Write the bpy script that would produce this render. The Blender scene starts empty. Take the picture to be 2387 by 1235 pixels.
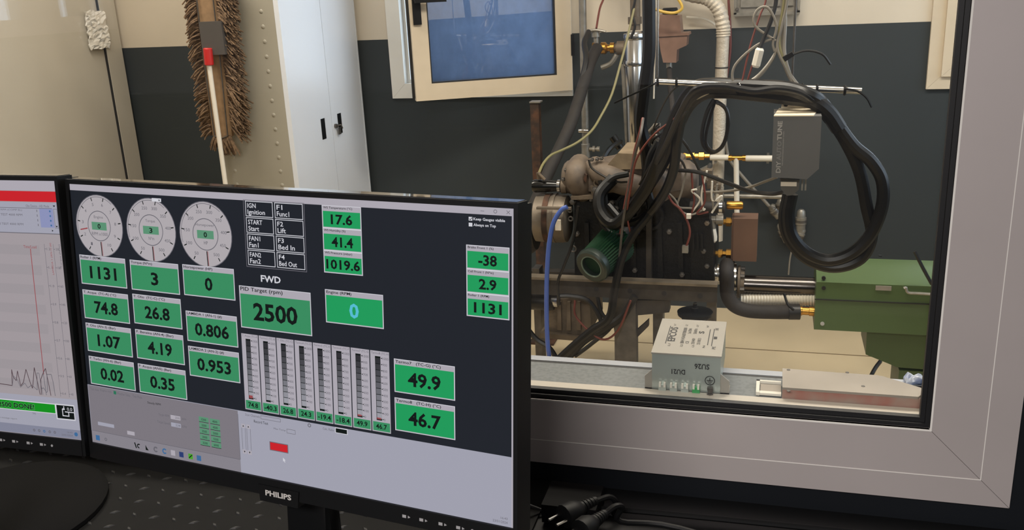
import bpy, bmesh, math, random
from mathutils import Vector, Matrix

random.seed(7)
scene = bpy.context.scene
COL = scene.collection
PI = math.pi

# ------------------------------------------------------------------ camera
CAM = Vector((0.0, 0.0, 1.62))
FPX, CX, CY = 2115.1, 1193.5, 617.5
PITCH, ROLL, YAW = 0.2963, -0.0476, -0.2862


def cam_basis():
    cp, sp = math.cos(PITCH), math.sin(PITCH)
    fwd = Vector((math.sin(YAW) * cp, math.cos(YAW) * cp, -sp))
    r = Vector((math.cos(YAW), -math.sin(YAW), 0.0))
    u = r.cross(fwd)
    cr, sr = math.cos(ROLL), math.sin(ROLL)
    return cr * r + sr * u, -sr * r + cr * u, fwd


CR, CU, CF = cam_basis()
cam_data = bpy.data.cameras.new('camera')
cam_data.sensor_fit = 'HORIZONTAL'
cam_data.sensor_width = 36.0
cam_data.lens = 36.0 * FPX / 2387.0
cam_data.clip_start = 0.02
cam_obj = bpy.data.objects.new('camera', cam_data)
COL.objects.link(cam_obj)
cam_obj.matrix_world = Matrix((
    (CR.x, CU.x, -CF.x, CAM.x), (CR.y, CU.y, -CF.y, CAM.y), (CR.z, CU.z, -CF.z, CAM.z), (0, 0, 0, 1)))
scene.camera = cam_obj

# ------------------------------------------------------------------ view, world, lights
scene.view_settings.view_transform = 'Standard'
scene.view_settings.look = 'None'
scene.view_settings.gamma = 1.0
scene.view_settings.use_curve_mapping = False
scene.view_settings.exposure = 0.0

world = bpy.data.worlds.new('sky')
scene.world = world
world.use_nodes = True
wbg = world.node_tree.nodes['Background']
wbg.inputs['Color'].default_value = (0.68, 0.82, 1.0, 1)
wbg.inputs['Strength'].default_value = 3.6


def area_light(name, loc, rot, sx, sy, power, color):
    d = bpy.data.lights.new(name, 'AREA')
    d.shape = 'RECTANGLE'
    d.size, d.size_y = sx, sy
    d.energy = power
    d.color = color
    o = bpy.data.objects.new(name, d)
    o.location = loc
    o.rotation_euler = rot
    COL.objects.link(o)
    return o


# cell ceiling tubes (warm) and an added, unseen control room panel for frontal fill
LAMP_CELL = [(-0.5, 2.55, 2.93, 48), (0.75, 2.9, 2.93, 37), (-2.6, 3.0, 2.93, 42)]
for (lx, ly, lz, pw) in LAMP_CELL:
    area_light('cell_tube_light', (lx, ly, lz - 0.035), (0, 0, 0), 1.2, 0.22, pw, (1.0, 0.90, 0.78))
area_light('control_room_fill', (-0.3, -1.35, 2.63), (0, 0, 0), 1.1, 0.55, 132, (1.0, 0.93, 0.90))

# ------------------------------------------------------------------ helpers
def ray(px, py):
    a, b = (px - CX) / FPX, (py - CY) / FPX
    return CR * a - CU * b + CF


def P(px, py, Y):
    """the point of the room at depth Y seen at a place of the photograph"""
    d = ray(px, py)
    return CAM + d * (Y / d.y)


def PZ(px, py, z):
    d = ray(px, py)
    return CAM + d * ((z - CAM.z) / d.z)


def S(Y):
    return (Y + 0.12) / FPX


def lin(c):
    c = c / 255.0
    return c / 12.92 if c <= 0.04045 else ((c + 0.055) / 1.055) ** 2.4


def rgb(r, g, b):
    return (lin(r), lin(g), lin(b), 1.0)


MATS = {}


def mat(name, color, rough=0.5, metal=0.0, vary=0.0, scale=20.0, bump=0.0, bscale=60.0, coat=0.0, spec=0.5, color2=None, stretch=None):
    if name in MATS:
        return MATS[name]
    m = bpy.data.materials.new(name)
    m.use_nodes = True
    nt = m.node_tree
    b = nt.nodes['Principled BSDF']
    b.inputs['Base Color'].default_value = color
    b.inputs['Roughness'].default_value = rough
    b.inputs['Metallic'].default_value = metal
    b.inputs['Specular IOR Level'].default_value = spec
    if coat:
        b.inputs['Coat Weight'].default_value = coat
    tc = None
    if vary or color2 or bump:
        tc = nt.nodes.new('ShaderNodeTexCoord')
        mp = nt.nodes.new('ShaderNodeMapping')
        if stretch:
            mp.inputs['Scale'].default_value = stretch
        nt.links.new(tc.outputs['Object'], mp.inputs['Vector'])
    if vary or color2:
        n = nt.nodes.new('ShaderNodeTexNoise')
        n.inputs['Scale'].default_value = scale
        n.inputs['Detail'].default_value = 5
        nt.links.new(mp.outputs['Vector'], n.inputs['Vector'])
        r = nt.nodes.new('ShaderNodeValToRGB')
        if color2:
            r.color_ramp.elements[0].position = 0.42
            r.color_ramp.elements[1].position = 0.62
            r.color_ramp.elements[0].color = color
            r.color_ramp.elements[1].color = color2
        else:
            r.color_ramp.elements[0].position = 0.3
            r.color_ramp.elements[1].position = 0.7
            r.color_ramp.elements[0].color = tuple(max(0, c * (1 - vary)) for c in color[:3]) + (1,)
            r.color_ramp.elements[1].color = tuple(min(1, c * (1 + vary)) for c in color[:3]) + (1,)
        nt.links.new(n.outputs['Fac'], r.inputs['Fac'])
        nt.links.new(r.outputs['Color'], b.inputs['Base Color'])
    if bump:
        n2 = nt.nodes.new('ShaderNodeTexNoise')
        n2.inputs['Scale'].default_value = bscale
        n2.inputs['Detail'].default_value = 3
        nt.links.new(mp.outputs['Vector'], n2.inputs['Vector'])
        bp = nt.nodes.new('ShaderNodeBump')
        bp.inputs['Strength'].default_value = bump
        bp.inputs['Distance'].default_value = 0.004
        nt.links.new(n2.outputs['Fac'], bp.inputs['Height'])
        nt.links.new(bp.outputs['Normal'], b.inputs['Normal'])
    MATS[name] = m
    return m


def emis(name, color, strength=1.0):
    if name in MATS:
        return MATS[name]
    m = bpy.data.materials.new(name)
    m.use_nodes = True
    b = m.node_tree.nodes['Principled BSDF']
    b.inputs['Base Color'].default_value = (0.004, 0.004, 0.005, 1)
    b.inputs['Roughness'].default_value = 0.45
    b.inputs['Specular IOR Level'].default_value = 0.1
    b.inputs['Emission Color'].default_value = color
    b.inputs['Emission Strength'].default_value = strength
    MATS[name] = m
    return m


def glass(name, tint, base_refl, ior=1.45, dust=0.0, dust_color=(0.5, 0.6, 0.8, 1)):
    """thin pane: clear view with a mirror reflection that grows at grazing angles, and a film of dust"""
    m = bpy.data.materials.new(name)
    m.use_nodes = True
    nt = m.node_tree
    nt.nodes.clear()
    out = nt.nodes.new('ShaderNodeOutputMaterial')
    tr = nt.nodes.new('ShaderNodeBsdfTransparent')
    tr.inputs['Color'].default_value = tint
    gl = nt.nodes.new('ShaderNodeBsdfGlossy')
    gl.inputs['Roughness'].default_value = 0.0
    gl.inputs['Color'].default_value = (0.95, 0.97, 1.0, 1)
    geo = nt.nodes.new('ShaderNodeNewGeometry')
    dt = nt.nodes.new('ShaderNodeVectorMath')
    dt.operation = 'DOT_PRODUCT'
    nt.links.new(geo.outputs['Incoming'], dt.inputs[0])
    nt.links.new(geo.outputs['Normal'], dt.inputs[1])
    r0 = ((ior - 1) / (ior + 1)) ** 2

    def mth(op, a, b_):
        nd = nt.nodes.new('ShaderNodeMath')
        nd.operation = op
        for i, v in enumerate((a, b_)):
            if isinstance(v, (int, float)):
                nd.inputs[i].default_value = v
            elif v is not None:
                nt.links.new(v, nd.inputs[i])
        return nd.outputs[0]

    one_m = mth('SUBTRACT', 1.0, mth('ABSOLUTE', dt.outputs['Value'], None))
    sch = mth('MULTIPLY', mth('POWER', one_m, 5.0), 1 - r0)
    ad = mth('MINIMUM', mth('ADD', sch, r0 + base_refl), 1.0)
    mx = nt.nodes.new('ShaderNodeMixShader')
    nt.links.new(ad, mx.inputs['Fac'])
    nt.links.new(tr.outputs[0], mx.inputs[1])
    nt.links.new(gl.outputs[0], mx.inputs[2])
    last = mx
    if dust:
        tl = nt.nodes.new('ShaderNodeBsdfTranslucent')
        tl.inputs['Color'].default_value = dust_color
        ns = nt.nodes.new('ShaderNodeTexNoise')
        ns.inputs['Scale'].default_value = 9
        ns.inputs['Detail'].default_value = 6
        mr = nt.nodes.new('ShaderNodeMapRange')
        mr.inputs['To Min'].default_value = dust * 0.6
        mr.inputs['To Max'].default_value = dust * 1.4
        nt.links.new(ns.outputs['Fac'], mr.inputs['Value'])
        mx2 = nt.nodes.new('ShaderNodeMixShader')
        nt.links.new(mr.outputs['Result'], mx2.inputs['Fac'])
        nt.links.new(mx.outputs[0], mx2.inputs[1])
        nt.links.new(tl.outputs[0], mx2.inputs[2])
        last = mx2
    nt.links.new(last.outputs[0], out.inputs['Surface'])
    return m


def two_paint(name, low, high, zline, rough=0.55):
    """wall paint: dark below the line, cream above"""
    m = bpy.data.materials.new(name)
    m.use_nodes = True
    nt = m.node_tree
    b = nt.nodes['Principled BSDF']
    b.inputs['Roughness'].default_value = rough
    b.inputs['Specular IOR Level'].default_value = 0.3
    g = nt.nodes.new('ShaderNodeNewGeometry')
    sx = nt.nodes.new('ShaderNodeSeparateXYZ')
    nt.links.new(g.outputs['Position'], sx.inputs[0])
    gt = nt.nodes.new('ShaderNodeMath')
    gt.operation = 'GREATER_THAN'
    gt.inputs[1].default_value = zline
    nt.links.new(sx.outputs['Z'], gt.inputs[0])
    ns = nt.nodes.new('ShaderNodeTexNoise')
    ns.inputs['Scale'].default_value = 2.2
    ns.inputs['Detail'].default_value = 6
    nt.links.new(g.outputs['Position'], ns.inputs['Vector'])
    mr = nt.nodes.new('ShaderNodeMapRange')
    mr.inputs['To Min'].default_value = 0.86
    mr.inputs['To Max'].default_value = 1.14
    nt.links.new(ns.outputs['Fac'], mr.inputs['Value'])
    mx = nt.nodes.new('ShaderNodeMix')
    mx.data_type = 'RGBA'
    mx.inputs[6].default_value = low
    mx.inputs[7].default_value = high
    nt.links.new(gt.outputs[0], mx.inputs[0])
    vm = nt.nodes.new('ShaderNodeVectorMath')
    vm.operation = 'SCALE'
    nt.links.new(mx.outputs[2], vm.inputs[0])
    nt.links.new(mr.outputs['Result'], vm.inputs['Scale'])
    nt.links.new(vm.outputs[0], b.inputs['Base Color'])
    n2 = nt.nodes.new('ShaderNodeTexNoise')
    n2.inputs['Scale'].default_value = 120
    nt.links.new(g.outputs['Position'], n2.inputs['Vector'])
    bp = nt.nodes.new('ShaderNodeBump')
    bp.inputs['Strength'].default_value = 0.12
    bp.inputs['Distance'].default_value = 0.002
    nt.links.new(n2.outputs['Fac'], bp.inputs['Height'])
    nt.links.new(bp.outputs['Normal'], b.inputs['Normal'])
    return m


# ---- scene graph
def thing(name, label, cat, loc=(0, 0, 0), group=None):
    o = bpy.data.objects.new(name, None)
    o.empty_display_size = 0.05
    o.location = loc
    COL.objects.link(o)
    o['label'] = label
    o['category'] = cat
    if group:
        o['group'] = group
    return o


def world_of(o):
    m = o.matrix_basis.copy()
    if o.parent:
        m = world_of(o.parent) @ o.matrix_parent_inverse @ m
    return m


def tag(o, label, cat, group=None):
    o['label'] = label
    o['category'] = cat
    if group:
        o['group'] = group
    return o


def struct(o):
    o['kind'] = 'structure'
    return o


def finish(name, bm, mats, parent=None, bevel=0.0, segs=2, smooth=35, local=False, label=None):
    """link a bmesh as one object; geometry is given in room coordinates unless local"""
    if bevel:
        es = [e for e in bm.edges if len(e.link_faces) == 2 and e.calc_face_angle(0) > 0.5]
        bmesh.ops.bevel(bm, geom=es, offset=bevel, segments=segs, profile=0.6, affect='EDGES', clamp_overlap=True)
        smooth = min(smooth, 20) if smooth else 0
    bmesh.ops.recalc_face_normals(bm, faces=bm.faces[:])
    me = bpy.data.meshes.new(name)
    if not isinstance(mats, (list, tuple)):
        mats = [mats]
    if not local:
        cs = [v.co for v in bm.verts]
        if cs:
            lo = Vector((min(c.x for c in cs), min(c.y for c in cs), min(c.z for c in cs)))
            hi = Vector((max(c.x for c in cs), max(c.y for c in cs), max(c.z for c in cs)))
            ctr = (lo + hi) / 2
            bmesh.ops.translate(bm, verts=bm.verts[:], vec=-ctr)
    bm.to_mesh(me)
    bm.free()
    for m in mats:
        me.materials.append(m)
    if smooth:
        for p in me.polygons:
            p.use_smooth = True
        me.set_sharp_from_angle(angle=math.radians(smooth))
    o = bpy.data.objects.new(name, me)
    COL.objects.link(o)
    if not local:
        o.location = ctr
    if parent is not None:
        o.parent = parent
        if not local:
            o.matrix_parent_inverse = world_of(parent).inverted()
    if label:
        o['label'] = label
    return o


def B():
    return bmesh.new()


def box(bm, x0, x1, y0, y1, z0, z1, M=None):
    vs = [bm.verts.new((x, y, z)) for z in (z0, z1) for y in (y0, y1) for x in (x0, x1)]
    for q in ((0, 2, 3, 1), (4, 5, 7, 6), (0, 1, 5, 4), (2, 6, 7, 3), (0, 4, 6, 2), (1, 3, 7, 5)):
        bm.faces.new([vs[i] for i in q])
    if M is not None:
        bmesh.ops.transform(bm, matrix=M, verts=vs)
    return vs


def pbox(bm, x0, y0, x1, y1, Y, depth):
    """box whose front face covers a photo rectangle at depth Y"""
    my, mx = (y0 + y1) / 2, (x0 + x1) / 2
    return box(bm, P(x0, my, Y).x, P(x1, my, Y).x, Y, Y + depth, P(mx, y1, Y).z, P(mx, y0, Y).z)


def prism(bm, pts, d):
    """closed polygon (list of Vectors) swept by vector d"""
    d = Vector(d)
    a = [bm.verts.new(p) for p in pts]
    b = [bm.verts.new(Vector(p) + d) for p in pts]
    n = len(pts)
    bm.faces.new(a)
    bm.faces.new(b[::-1])
    for i in range(n):
        bm.faces.new((a[i], b[i], b[(i + 1) % n], a[(i + 1) % n]))


def pprism(bm, pxs, Y, depth):
    prism(bm, [P(x, y, Y) for x, y in pxs], (0, depth, 0))


def frame_of(axis):
    a = Vector(axis).normalized()
    t = Vector((0, 0, 1)) if abs(a.z) < 0.9 else Vector((1, 0, 0))
    u = a.cross(t).normalized()
    return a, u, a.cross(u)


def lathe(bm, origin, axis, prof, n=20, sq=None):
    """profile [(t, r), ...] turned about axis"""
    a, u, v = frame_of(axis)
    o = Vector(origin)
    rings = []
    for t, r in prof:
        if r <= 1e-6:
            rings.append([bm.verts.new(o + a * t)])
        else:
            ring = []
            for k in range(n):
                an = 2 * PI * k / n
                rr = r * (sq(an) if sq else 1)
                ring.append(bm.verts.new(o + a * t + u * rr * math.cos(an) + v * rr * math.sin(an)))
            rings.append(ring)
    for i in range(len(rings) - 1):
        A, C_ = rings[i], rings[i + 1]
        for k in range(n):
            k2 = (k + 1) % n
            if len(A) == 1 and len(C_) == 1:
                break
            if len(A) == 1:
                bm.faces.new((A[0], C_[k2], C_[k]))
            elif len(C_) == 1:
                bm.faces.new((A[k], A[k2], C_[0]))
            else:
                bm.faces.new((A[k], A[k2], C_[k2], C_[k]))
    if len(rings[0]) > 1:
        bm.faces.new(rings[0][::-1])
    if len(rings[-1]) > 1:
        bm.faces.new(rings[-1])


def cyl(bm, p, q, r, n=16, ch=0.0):
    p, q = Vector(p), Vector(q)
    L = (q - p).length
    if ch:
        lathe(bm, p, q - p, [(0, r - ch), (ch, r), (L - ch, r), (L, r - ch)], n)
    else:
        lathe(bm, p, q - p, [(0, r), (L, r)], n)


def ring(bm, c, axis, R, r, n=24, m=8):
    a, u, v = frame_of(axis)
    rs = []
    for k in range(n):
        an = 2 * PI * k / n
        d = u * math.cos(an) + v * math.sin(an)
        rs.append([bm.verts.new(Vector(c) + d * (R + r * math.cos(2 * PI * j / m)) + a * r * math.sin(2 * PI * j / m)) for j in range(m)])
    for k in range(n):
        for j in range(m):
            bm.faces.new((rs[k][j], rs[(k + 1) % n][j], rs[(k + 1) % n][(j + 1) % m], rs[k][(j + 1) % m]))


def spline(pts, res=5):
    pts = [Vector(p) for p in pts]
    if len(pts) < 3:
        return pts
    ext = [pts[0] * 2 - pts[1]] + pts + [pts[-1] * 2 - pts[-2]]
    out = []
    for i in range(1, len(ext) - 2):
        p0, p1, p2, p3 = ext[i - 1:i + 3]
        for k in range(res):
            t = k / res
            out.append(0.5 * ((2 * p1) + (p2 - p0) * t + (2 * p0 - 5 * p1 + 4 * p2 - p3) * t * t + (3 * p1 - p0 - 3 * p2 + p3) * t ** 3))
    out.append(pts[-1])
    return out


def tube(bm, pts, r, n=8, res=5, rip=0.0, ripn=2):
    """round hose through points; rip = ripple of a corrugated hose"""
    ps = spline(pts, res) if res else [Vector(p) for p in pts]
    prev = None
    rings = []
    for i, p in enumerate(ps):
        t = (ps[min(i + 1, len(ps) - 1)] - ps[max(i - 1, 0)]).normalized()
        if prev is None:
            _, u, _v = frame_of(t)
        else:
            u = (prev - t * prev.dot(t)).normalized()
        prev = u
        v = t.cross(u)
        rr = r[min(i, len(r) - 1)] if isinstance(r, (list, tuple)) else r
        if rip:
            rr *= 1 + (rip if i % ripn == 0 else -rip)
        rings.append([bm.verts.new(p + u * rr * math.cos(2 * PI * k / n) + v * rr * math.sin(2 * PI * k / n)) for k in range(n)])
    for i in range(len(rings) - 1):
        for k in range(n):
            k2 = (k + 1) % n
            bm.faces.new((rings[i][k], rings[i][k2], rings[i + 1][k2], rings[i + 1][k]))
    bm.faces.new(rings[0][::-1])
    bm.faces.new(rings[-1])


def PT(seq, Y=None):
    """photo points -> room points; items (px, py) or (px, py, Y)"""
    out = []
    for s in seq:
        if len(s) == 3:
            Y = s[2]
        out.append(P(s[0], s[1], Y))
    return out


def PTY(seq):
    """like PT, but depth runs evenly between the items that give it"""
    n = len(seq)
    known = [(i, s[2]) for i, s in enumerate(seq) if len(s) == 3]
    out = []
    for i, s in enumerate(seq):
        lo = max([k for k in known if k[0] <= i], key=lambda k: k[0], default=known[0])
        hi = min([k for k in known if k[0] >= i], key=lambda k: k[0], default=known[-1])
        y = lo[1] if hi[0] == lo[0] else lo[1] + (hi[1] - lo[1]) * (i - lo[0]) / (hi[0] - lo[0])
        out.append(P(s[0], s[1], y))
    return out


def wire(name, pxs, r, m, parent=None, n=7, res=5, label=None, cat=None, group=None):
    bm = B()
    pts = PTY(pxs)
    for end in (0, -1):                      # leads that leave the top of the view run on up to the ceiling
        if pxs[end][1] <= -20:
            e = pts[end]
            top_ = [Vector((e.x, e.y, z)) for z in (2.995, e.z + 0.6 * (2.995 - e.z), e.z + 0.2 * (2.995 - e.z))]
            pts = top_ + pts if end == 0 else pts + top_[::-1]
    tube(bm, pts, r, n, res)
    o = finish(name, bm, m, parent)
    if cat:
        tag(o, label, cat, group)
    elif label:
        o['label'] = label
    return o


# ---- text as flat lettering
_TXT = {}


def text_mesh(body, bold=0.0):
    key = (body, bold)
    if key in _TXT:
        return _TXT[key]
    cu = bpy.data.curves.new('lettering', 'FONT')
    cu.body = body
    cu.size = 1.0
    cu.offset = bold
    cu.resolution_u = 2
    ob = bpy.data.objects.new('lettering', cu)
    COL.objects.link(ob)
    dg = bpy.context.evaluated_depsgraph_get()
    dg.update()
    me = ob.evaluated_get(dg).to_mesh()
    vs = [v.co.copy() for v in me.vertices]
    fs = [tuple(p.vertices) for p in me.polygons]
    ob.evaluated_get(dg).to_mesh_clear()
    bpy.data.objects.remove(ob)
    bpy.data.curves.remove(cu)
    if not vs:
        _TXT[key] = ([], [], 1, 1)
        return _TXT[key]
    x0, x1 = min(v.x for v in vs), max(v.x for v in vs)
    y0, y1 = min(v.y for v in vs), max(v.y for v in vs)
    vs = [((v.x - x0), (v.y - y0)) for v in vs]
    _TXT[key] = (vs, fs, max(x1 - x0, 1e-4), max(y1 - y0, 1e-4))
    return _TXT[key]


def put_text(bm, body, o, u, v, w, h, mi=0, bold=0.0):
    """lettering fitted to a w x h box with lower left corner o, along unit vectors u, v"""
    vs, fs, tw, th = text_mesh(body, bold)
    nv = [bm.verts.new(Vector(o) + Vector(u) * (x / tw * w) + Vector(v) * (y / th * h)) for x, y in vs]
    for f in fs:
        try:
            fc = bm.faces.new([nv[i] for i in f])
            fc.material_index = mi
        except ValueError:
            pass

# ------------------------------------------------------------------ materials
CREAM = rgb(206, 196, 180)
DADO = rgb(49, 55, 58)
ZD = 1.392
M_wall = two_paint('cell wall paint', DADO, CREAM, ZD)
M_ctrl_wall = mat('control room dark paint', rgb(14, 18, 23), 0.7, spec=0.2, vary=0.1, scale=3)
M_ctrl_light = mat('control room grey paint', rgb(74, 74, 76), 0.7, vary=0.05, scale=3)
M_floor = mat('cell floor resin', rgb(196, 178, 146), 0.5, vary=0.1, scale=3.0, bump=0.05)
M_ceil = mat('ceiling paint', rgb(215, 208, 196), 0.8, vary=0.03)
M_alu = mat('silver grey aluminium profile', rgb(184, 177, 175), 0.42, 0.3, vary=0.03, scale=5)
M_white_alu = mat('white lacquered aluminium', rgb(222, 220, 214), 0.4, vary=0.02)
M_sash = mat('cream lacquered aluminium', rgb(204, 190, 168), 0.42, vary=0.03)
M_gasket = mat('black rubber gasket', rgb(20, 21, 23), 0.5)
M_black = mat('black plastic', rgb(13, 14, 15), 0.5, spec=0.2)
M_blackgloss = mat('gloss black plastic', rgb(14, 15, 16), 0.22)
M_mat = mat('black rubber mat', rgb(12, 12, 12), 0.75, spec=0.2, vary=0.2, scale=30)
M_granite = mat('speckled grey stone', rgb(112, 116, 117), 0.55, color2=rgb(100, 104, 105), scale=160)
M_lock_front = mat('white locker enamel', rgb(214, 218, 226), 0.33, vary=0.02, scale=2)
M_lock_side = mat('shaded beige locker enamel', rgb(156, 151, 138), 0.4, vary=0.03, scale=2)  # slightly beige enamel, with the side's shade put into the colour
M_beige = mat('beige door enamel', rgb(190, 184, 172), 0.25, vary=0.05, scale=1.5)
M_steel = mat('stainless steel', rgb(190, 190, 190), 0.22, 1.0, vary=0.08, scale=8)
M_galv = mat('galvanised pipe', rgb(150, 146, 138), 0.45, 0.7, vary=0.2, scale=30)
M_dullsteel = mat('dull steel', rgb(96, 92, 88), 0.5, 0.7, vary=0.25, scale=25)
M_darksteel = mat('dark mill scale steel', rgb(62, 58, 54), 0.5, 0.5, vary=0.3, scale=20)
M_rust = mat('rusty steel', rgb(56, 44, 38), 0.7, 0.3, color2=rgb(88, 60, 44), scale=24, bump=0.2)
M_brass = mat('brass', rgb(196, 148, 70), 0.3, 1.0, vary=0.15, scale=30)
M_copper = mat('copper plate', rgb(108, 82, 68), 0.5, 0.3, vary=0.12, scale=10)
M_rubber = mat('black rubber hose', rgb(19, 19, 20), 0.42, vary=0.15, scale=30)
M_loom = mat('black split loom', rgb(13, 14, 16), 0.38, spec=0.35, vary=0.2, scale=40)
M_oldrubber = mat('brown black insulation', rgb(38, 34, 32), 0.75, vary=0.25, scale=14, bump=0.3)
M_block = mat('black engine casting', rgb(15, 15, 16), 0.5, 0.3, vary=0.4, scale=22, bump=0.4, bscale=90)
M_cast = mat('dusty cast aluminium', rgb(104, 92, 78), 0.6, 0.35, vary=0.28, scale=16, bump=0.3, bscale=120)
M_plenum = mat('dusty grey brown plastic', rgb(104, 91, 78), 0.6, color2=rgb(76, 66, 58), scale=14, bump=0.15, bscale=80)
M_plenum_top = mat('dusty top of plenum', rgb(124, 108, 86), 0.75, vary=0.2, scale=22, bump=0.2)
M_turbo = mat('weathered cast housing', rgb(124, 114, 102), 0.5, 0.5, vary=0.25, scale=12, bump=0.25)
M_foil = mat('crinkled aluminium foil', rgb(244, 244, 242), 0.22, 0.45, bump=0.3, bscale=60)
M_foilwrap = mat('foil wrapped insulation', rgb(200, 190, 174), 0.5, 0.25, vary=0.1, scale=30, bump=0.8, bscale=90)
M_white = mat('white plastic', rgb(224, 218, 206), 0.4)
M_green = mat('machine green enamel', rgb(72, 92, 54), 0.42, vary=0.06, scale=3)
M_greenf = mat('green filter gauze', rgb(13, 46, 26), 0.7, spec=0.2, vary=0.2, scale=60)
M_greenrim = mat('dark green rubber rim', rgb(26, 40, 34), 0.4)
M_blue = mat('blue silicone hose', rgb(70, 96, 172), 0.32)
M_ecu = mat('anodised grey aluminium', rgb(104, 104, 104), 0.45, 0.35, vary=0.04, scale=6)
M_ecutop = mat('bare aluminium end plate', rgb(236, 222, 196), 0.4, 0.1)
M_filter = mat('zinc plated sheet', rgb(178, 186, 180), 0.35, 0.55, vary=0.06, scale=10)
M_filtertop = mat('pale zinc lid', rgb(152, 147, 138), 0.55, 0.1, vary=0.03)
M_print = mat('black print', rgb(24, 24, 26), 0.6)
M_wprint = mat('white print', rgb(168, 166, 162), 0.6)
M_gprint = mat('grey print', rgb(70, 70, 72), 0.6)
M_label = mat('paper label', rgb(222, 212, 196), 0.7)
M_red = mat('red plastic', rgb(186, 34, 32), 0.4)
M_mop = mat('brown mop yarn', rgb(116, 92, 68), 0.9, color2=rgb(82, 63, 46), scale=60)
M_mopcloth = mat('brown mop backing', rgb(142, 114, 84), 0.8, vary=0.15, scale=40)
M_tank = mat('amber translucent tank plastic', rgb(124, 96, 82), 0.4, vary=0.15, scale=16)
M_yellow = mat('yellow cable', rgb(206, 168, 66), 0.45)
M_ygreen = mat('yellow green wire', rgb(122, 116, 78), 0.5)
M_redwire = mat('red brown wire', rgb(108, 52, 44), 0.5)
M_greywire = mat('grey wire', rgb(128, 122, 112), 0.5)
M_plate = mat('scuffed aluminium plate', rgb(146, 138, 128), 0.55, 0.3, vary=0.14, scale=9)
M_plateside = mat('scuffed red paint on aluminium', rgb(150, 96, 84), 0.6, color2=rgb(150, 140, 128), scale=12)
M_gterm = mat('green terminal', rgb(46, 150, 80), 0.4)
M_sheet = mat('blue white plastic wrap', rgb(206, 212, 224), 0.3, color2=rgb(96, 112, 150), scale=30)
M_bluecap = mat('blue plastic', rgb(34, 40, 110), 0.4)
M_diff = emis('lit lamp diffuser', (1.0, 0.9, 0.75, 1), 1.5)
M_glass = glass('control window glass', (0.97, 0.98, 0.97, 1), 0.0, 1.45)
M_glass_back = glass('dusty outside glass', (0.12, 0.15, 0.20, 1), 0.20, 1.5, dust=0.36, dust_color=(0.50, 0.58, 0.72, 1))
M_glass_far = glass('outside glass', (0.92, 0.95, 0.97, 1), 0.02, 1.45)


def wall_holes(bm, axis, t0, t1, a0, a1, z0, z1, holes):
    """wall slab normal to axis between t0..t1 with rectangular openings (a0, a1, z0, z1)"""
    aa = sorted({a0, a1, *[h[0] for h in holes], *[h[1] for h in holes]})
    zz = sorted({z0, z1, *[h[2] for h in holes], *[h[3] for h in holes]})
    for i in range(len(aa) - 1):
        for j in range(len(zz) - 1):
            ca, cz = (aa[i] + aa[i + 1]) / 2, (zz[j] + zz[j + 1]) / 2
            if any(h[0] < ca < h[1] and h[2] < cz < h[3] for h in holes):
                continue
            if axis == 'y':
                box(bm, aa[i], aa[i + 1], t0, t1, zz[j], zz[j + 1])
            else:
                box(bm, t0, t1, aa[i], aa[i + 1], zz[j], zz[j + 1])
    bmesh.ops.remove_doubles(bm, verts=bm.verts[:], dist=1e-5)


# ------------------------------------------------------------------ the two rooms
YW0, YW1, YB = 1.205, 1.345, 4.5
XL, XR, ZC = -3.6, 2.1, 3.0
WX0, WX1, WZ0, WZ1 = -2.3, 0.320, 0.929, 2.15      # opening of the control window
bm = B()
box(bm, XL - 0.2, XR + 0.2, YW1, YB + 0.25, -0.1, 0.0)
fl = struct(finish('floor', bm, M_floor, smooth=0))
bm = B()
box(bm, XL, XR, 3.962, 3.968, 0.0, 0.0015)
finish('floor_joint', bm, mat('dark floor joint', rgb(110, 92, 66), 0.7), fl, smooth=0)
bm = B()
box(bm, -2.9, 1.5, -2.5, YW1, -0.1, 0.0)
struct(finish('floor', bm, mat('control room floor', rgb(92, 88, 84), 0.6, vary=0.1), smooth=0))
bm = B()
box(bm, XL - 0.2, XR + 0.2, YW0, YB + 0.25, ZC, ZC + 0.1)
struct(finish('ceiling', bm, M_ceil, smooth=0))
bm = B()
box(bm, -2.9, 1.5, -2.5, YW0, 2.7, 2.8)
struct(finish('ceiling', bm, M_ceil, smooth=0))

W2 = (-1.905, -0.985, 1.112, 2.15)
W3 = (0.690, 1.70, 1.122, 2.15)
bm = B()
wall_holes(bm, 'y', YB, YB + 0.22, XL - 0.2, XR + 0.2, 0, ZC, [W2, W3])
struct(finish('wall_back', bm, M_wall, smooth=0))
bm = B()
wall_holes(bm, 'x', XR, XR + 0.2, YW1, YB, 0, ZC, [(1.9, 4.2, 1.1, 2.5)])
struct(finish('wall_right', bm, M_wall, smooth=0))
bm = B()
box(bm, XL - 0.2, XL, YW1, YB, 0, ZC)
struct(finish('wall_left', bm, M_wall, smooth=0))
bm = B()
wall_holes(bm, 'y', YW0 + 0.02, YW1, XL - 0.2, XR + 0.2, 0, ZC, [(WX0, WX1, WZ0, WZ1)])
struct(finish('wall_front', bm, M_wall, smooth=0))
bm = B()
wall_holes(bm, 'y', YW0, YW0 + 0.02, -2.9, 1.5, 0, 2.8, [(WX0, WX1, WZ0, WZ1)])
struct(finish('wall_control_room', bm, M_ctrl_wall, smooth=0))
bm = B()
wall_holes(bm, 'x', -2.9, -2.7, -2.3, YW0, 0, 2.7, [(-0.9, -0.2, 1.55, 2.2)])
struct(finish('wall_control_left', bm, M_ctrl_light, smooth=0))
bm = B()
box(bm, 1.3, 1.5, -2.3, YW0, 0, 2.7)
struct(finish('wall_control_right', bm, M_ctrl_light, smooth=0))
bm = B()
box(bm, -2.9, 1.5, -2.5, -2.3, 0, 2.7)
struct(finish('wall_control_rear', bm, M_ctrl_light, smooth=0))

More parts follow.
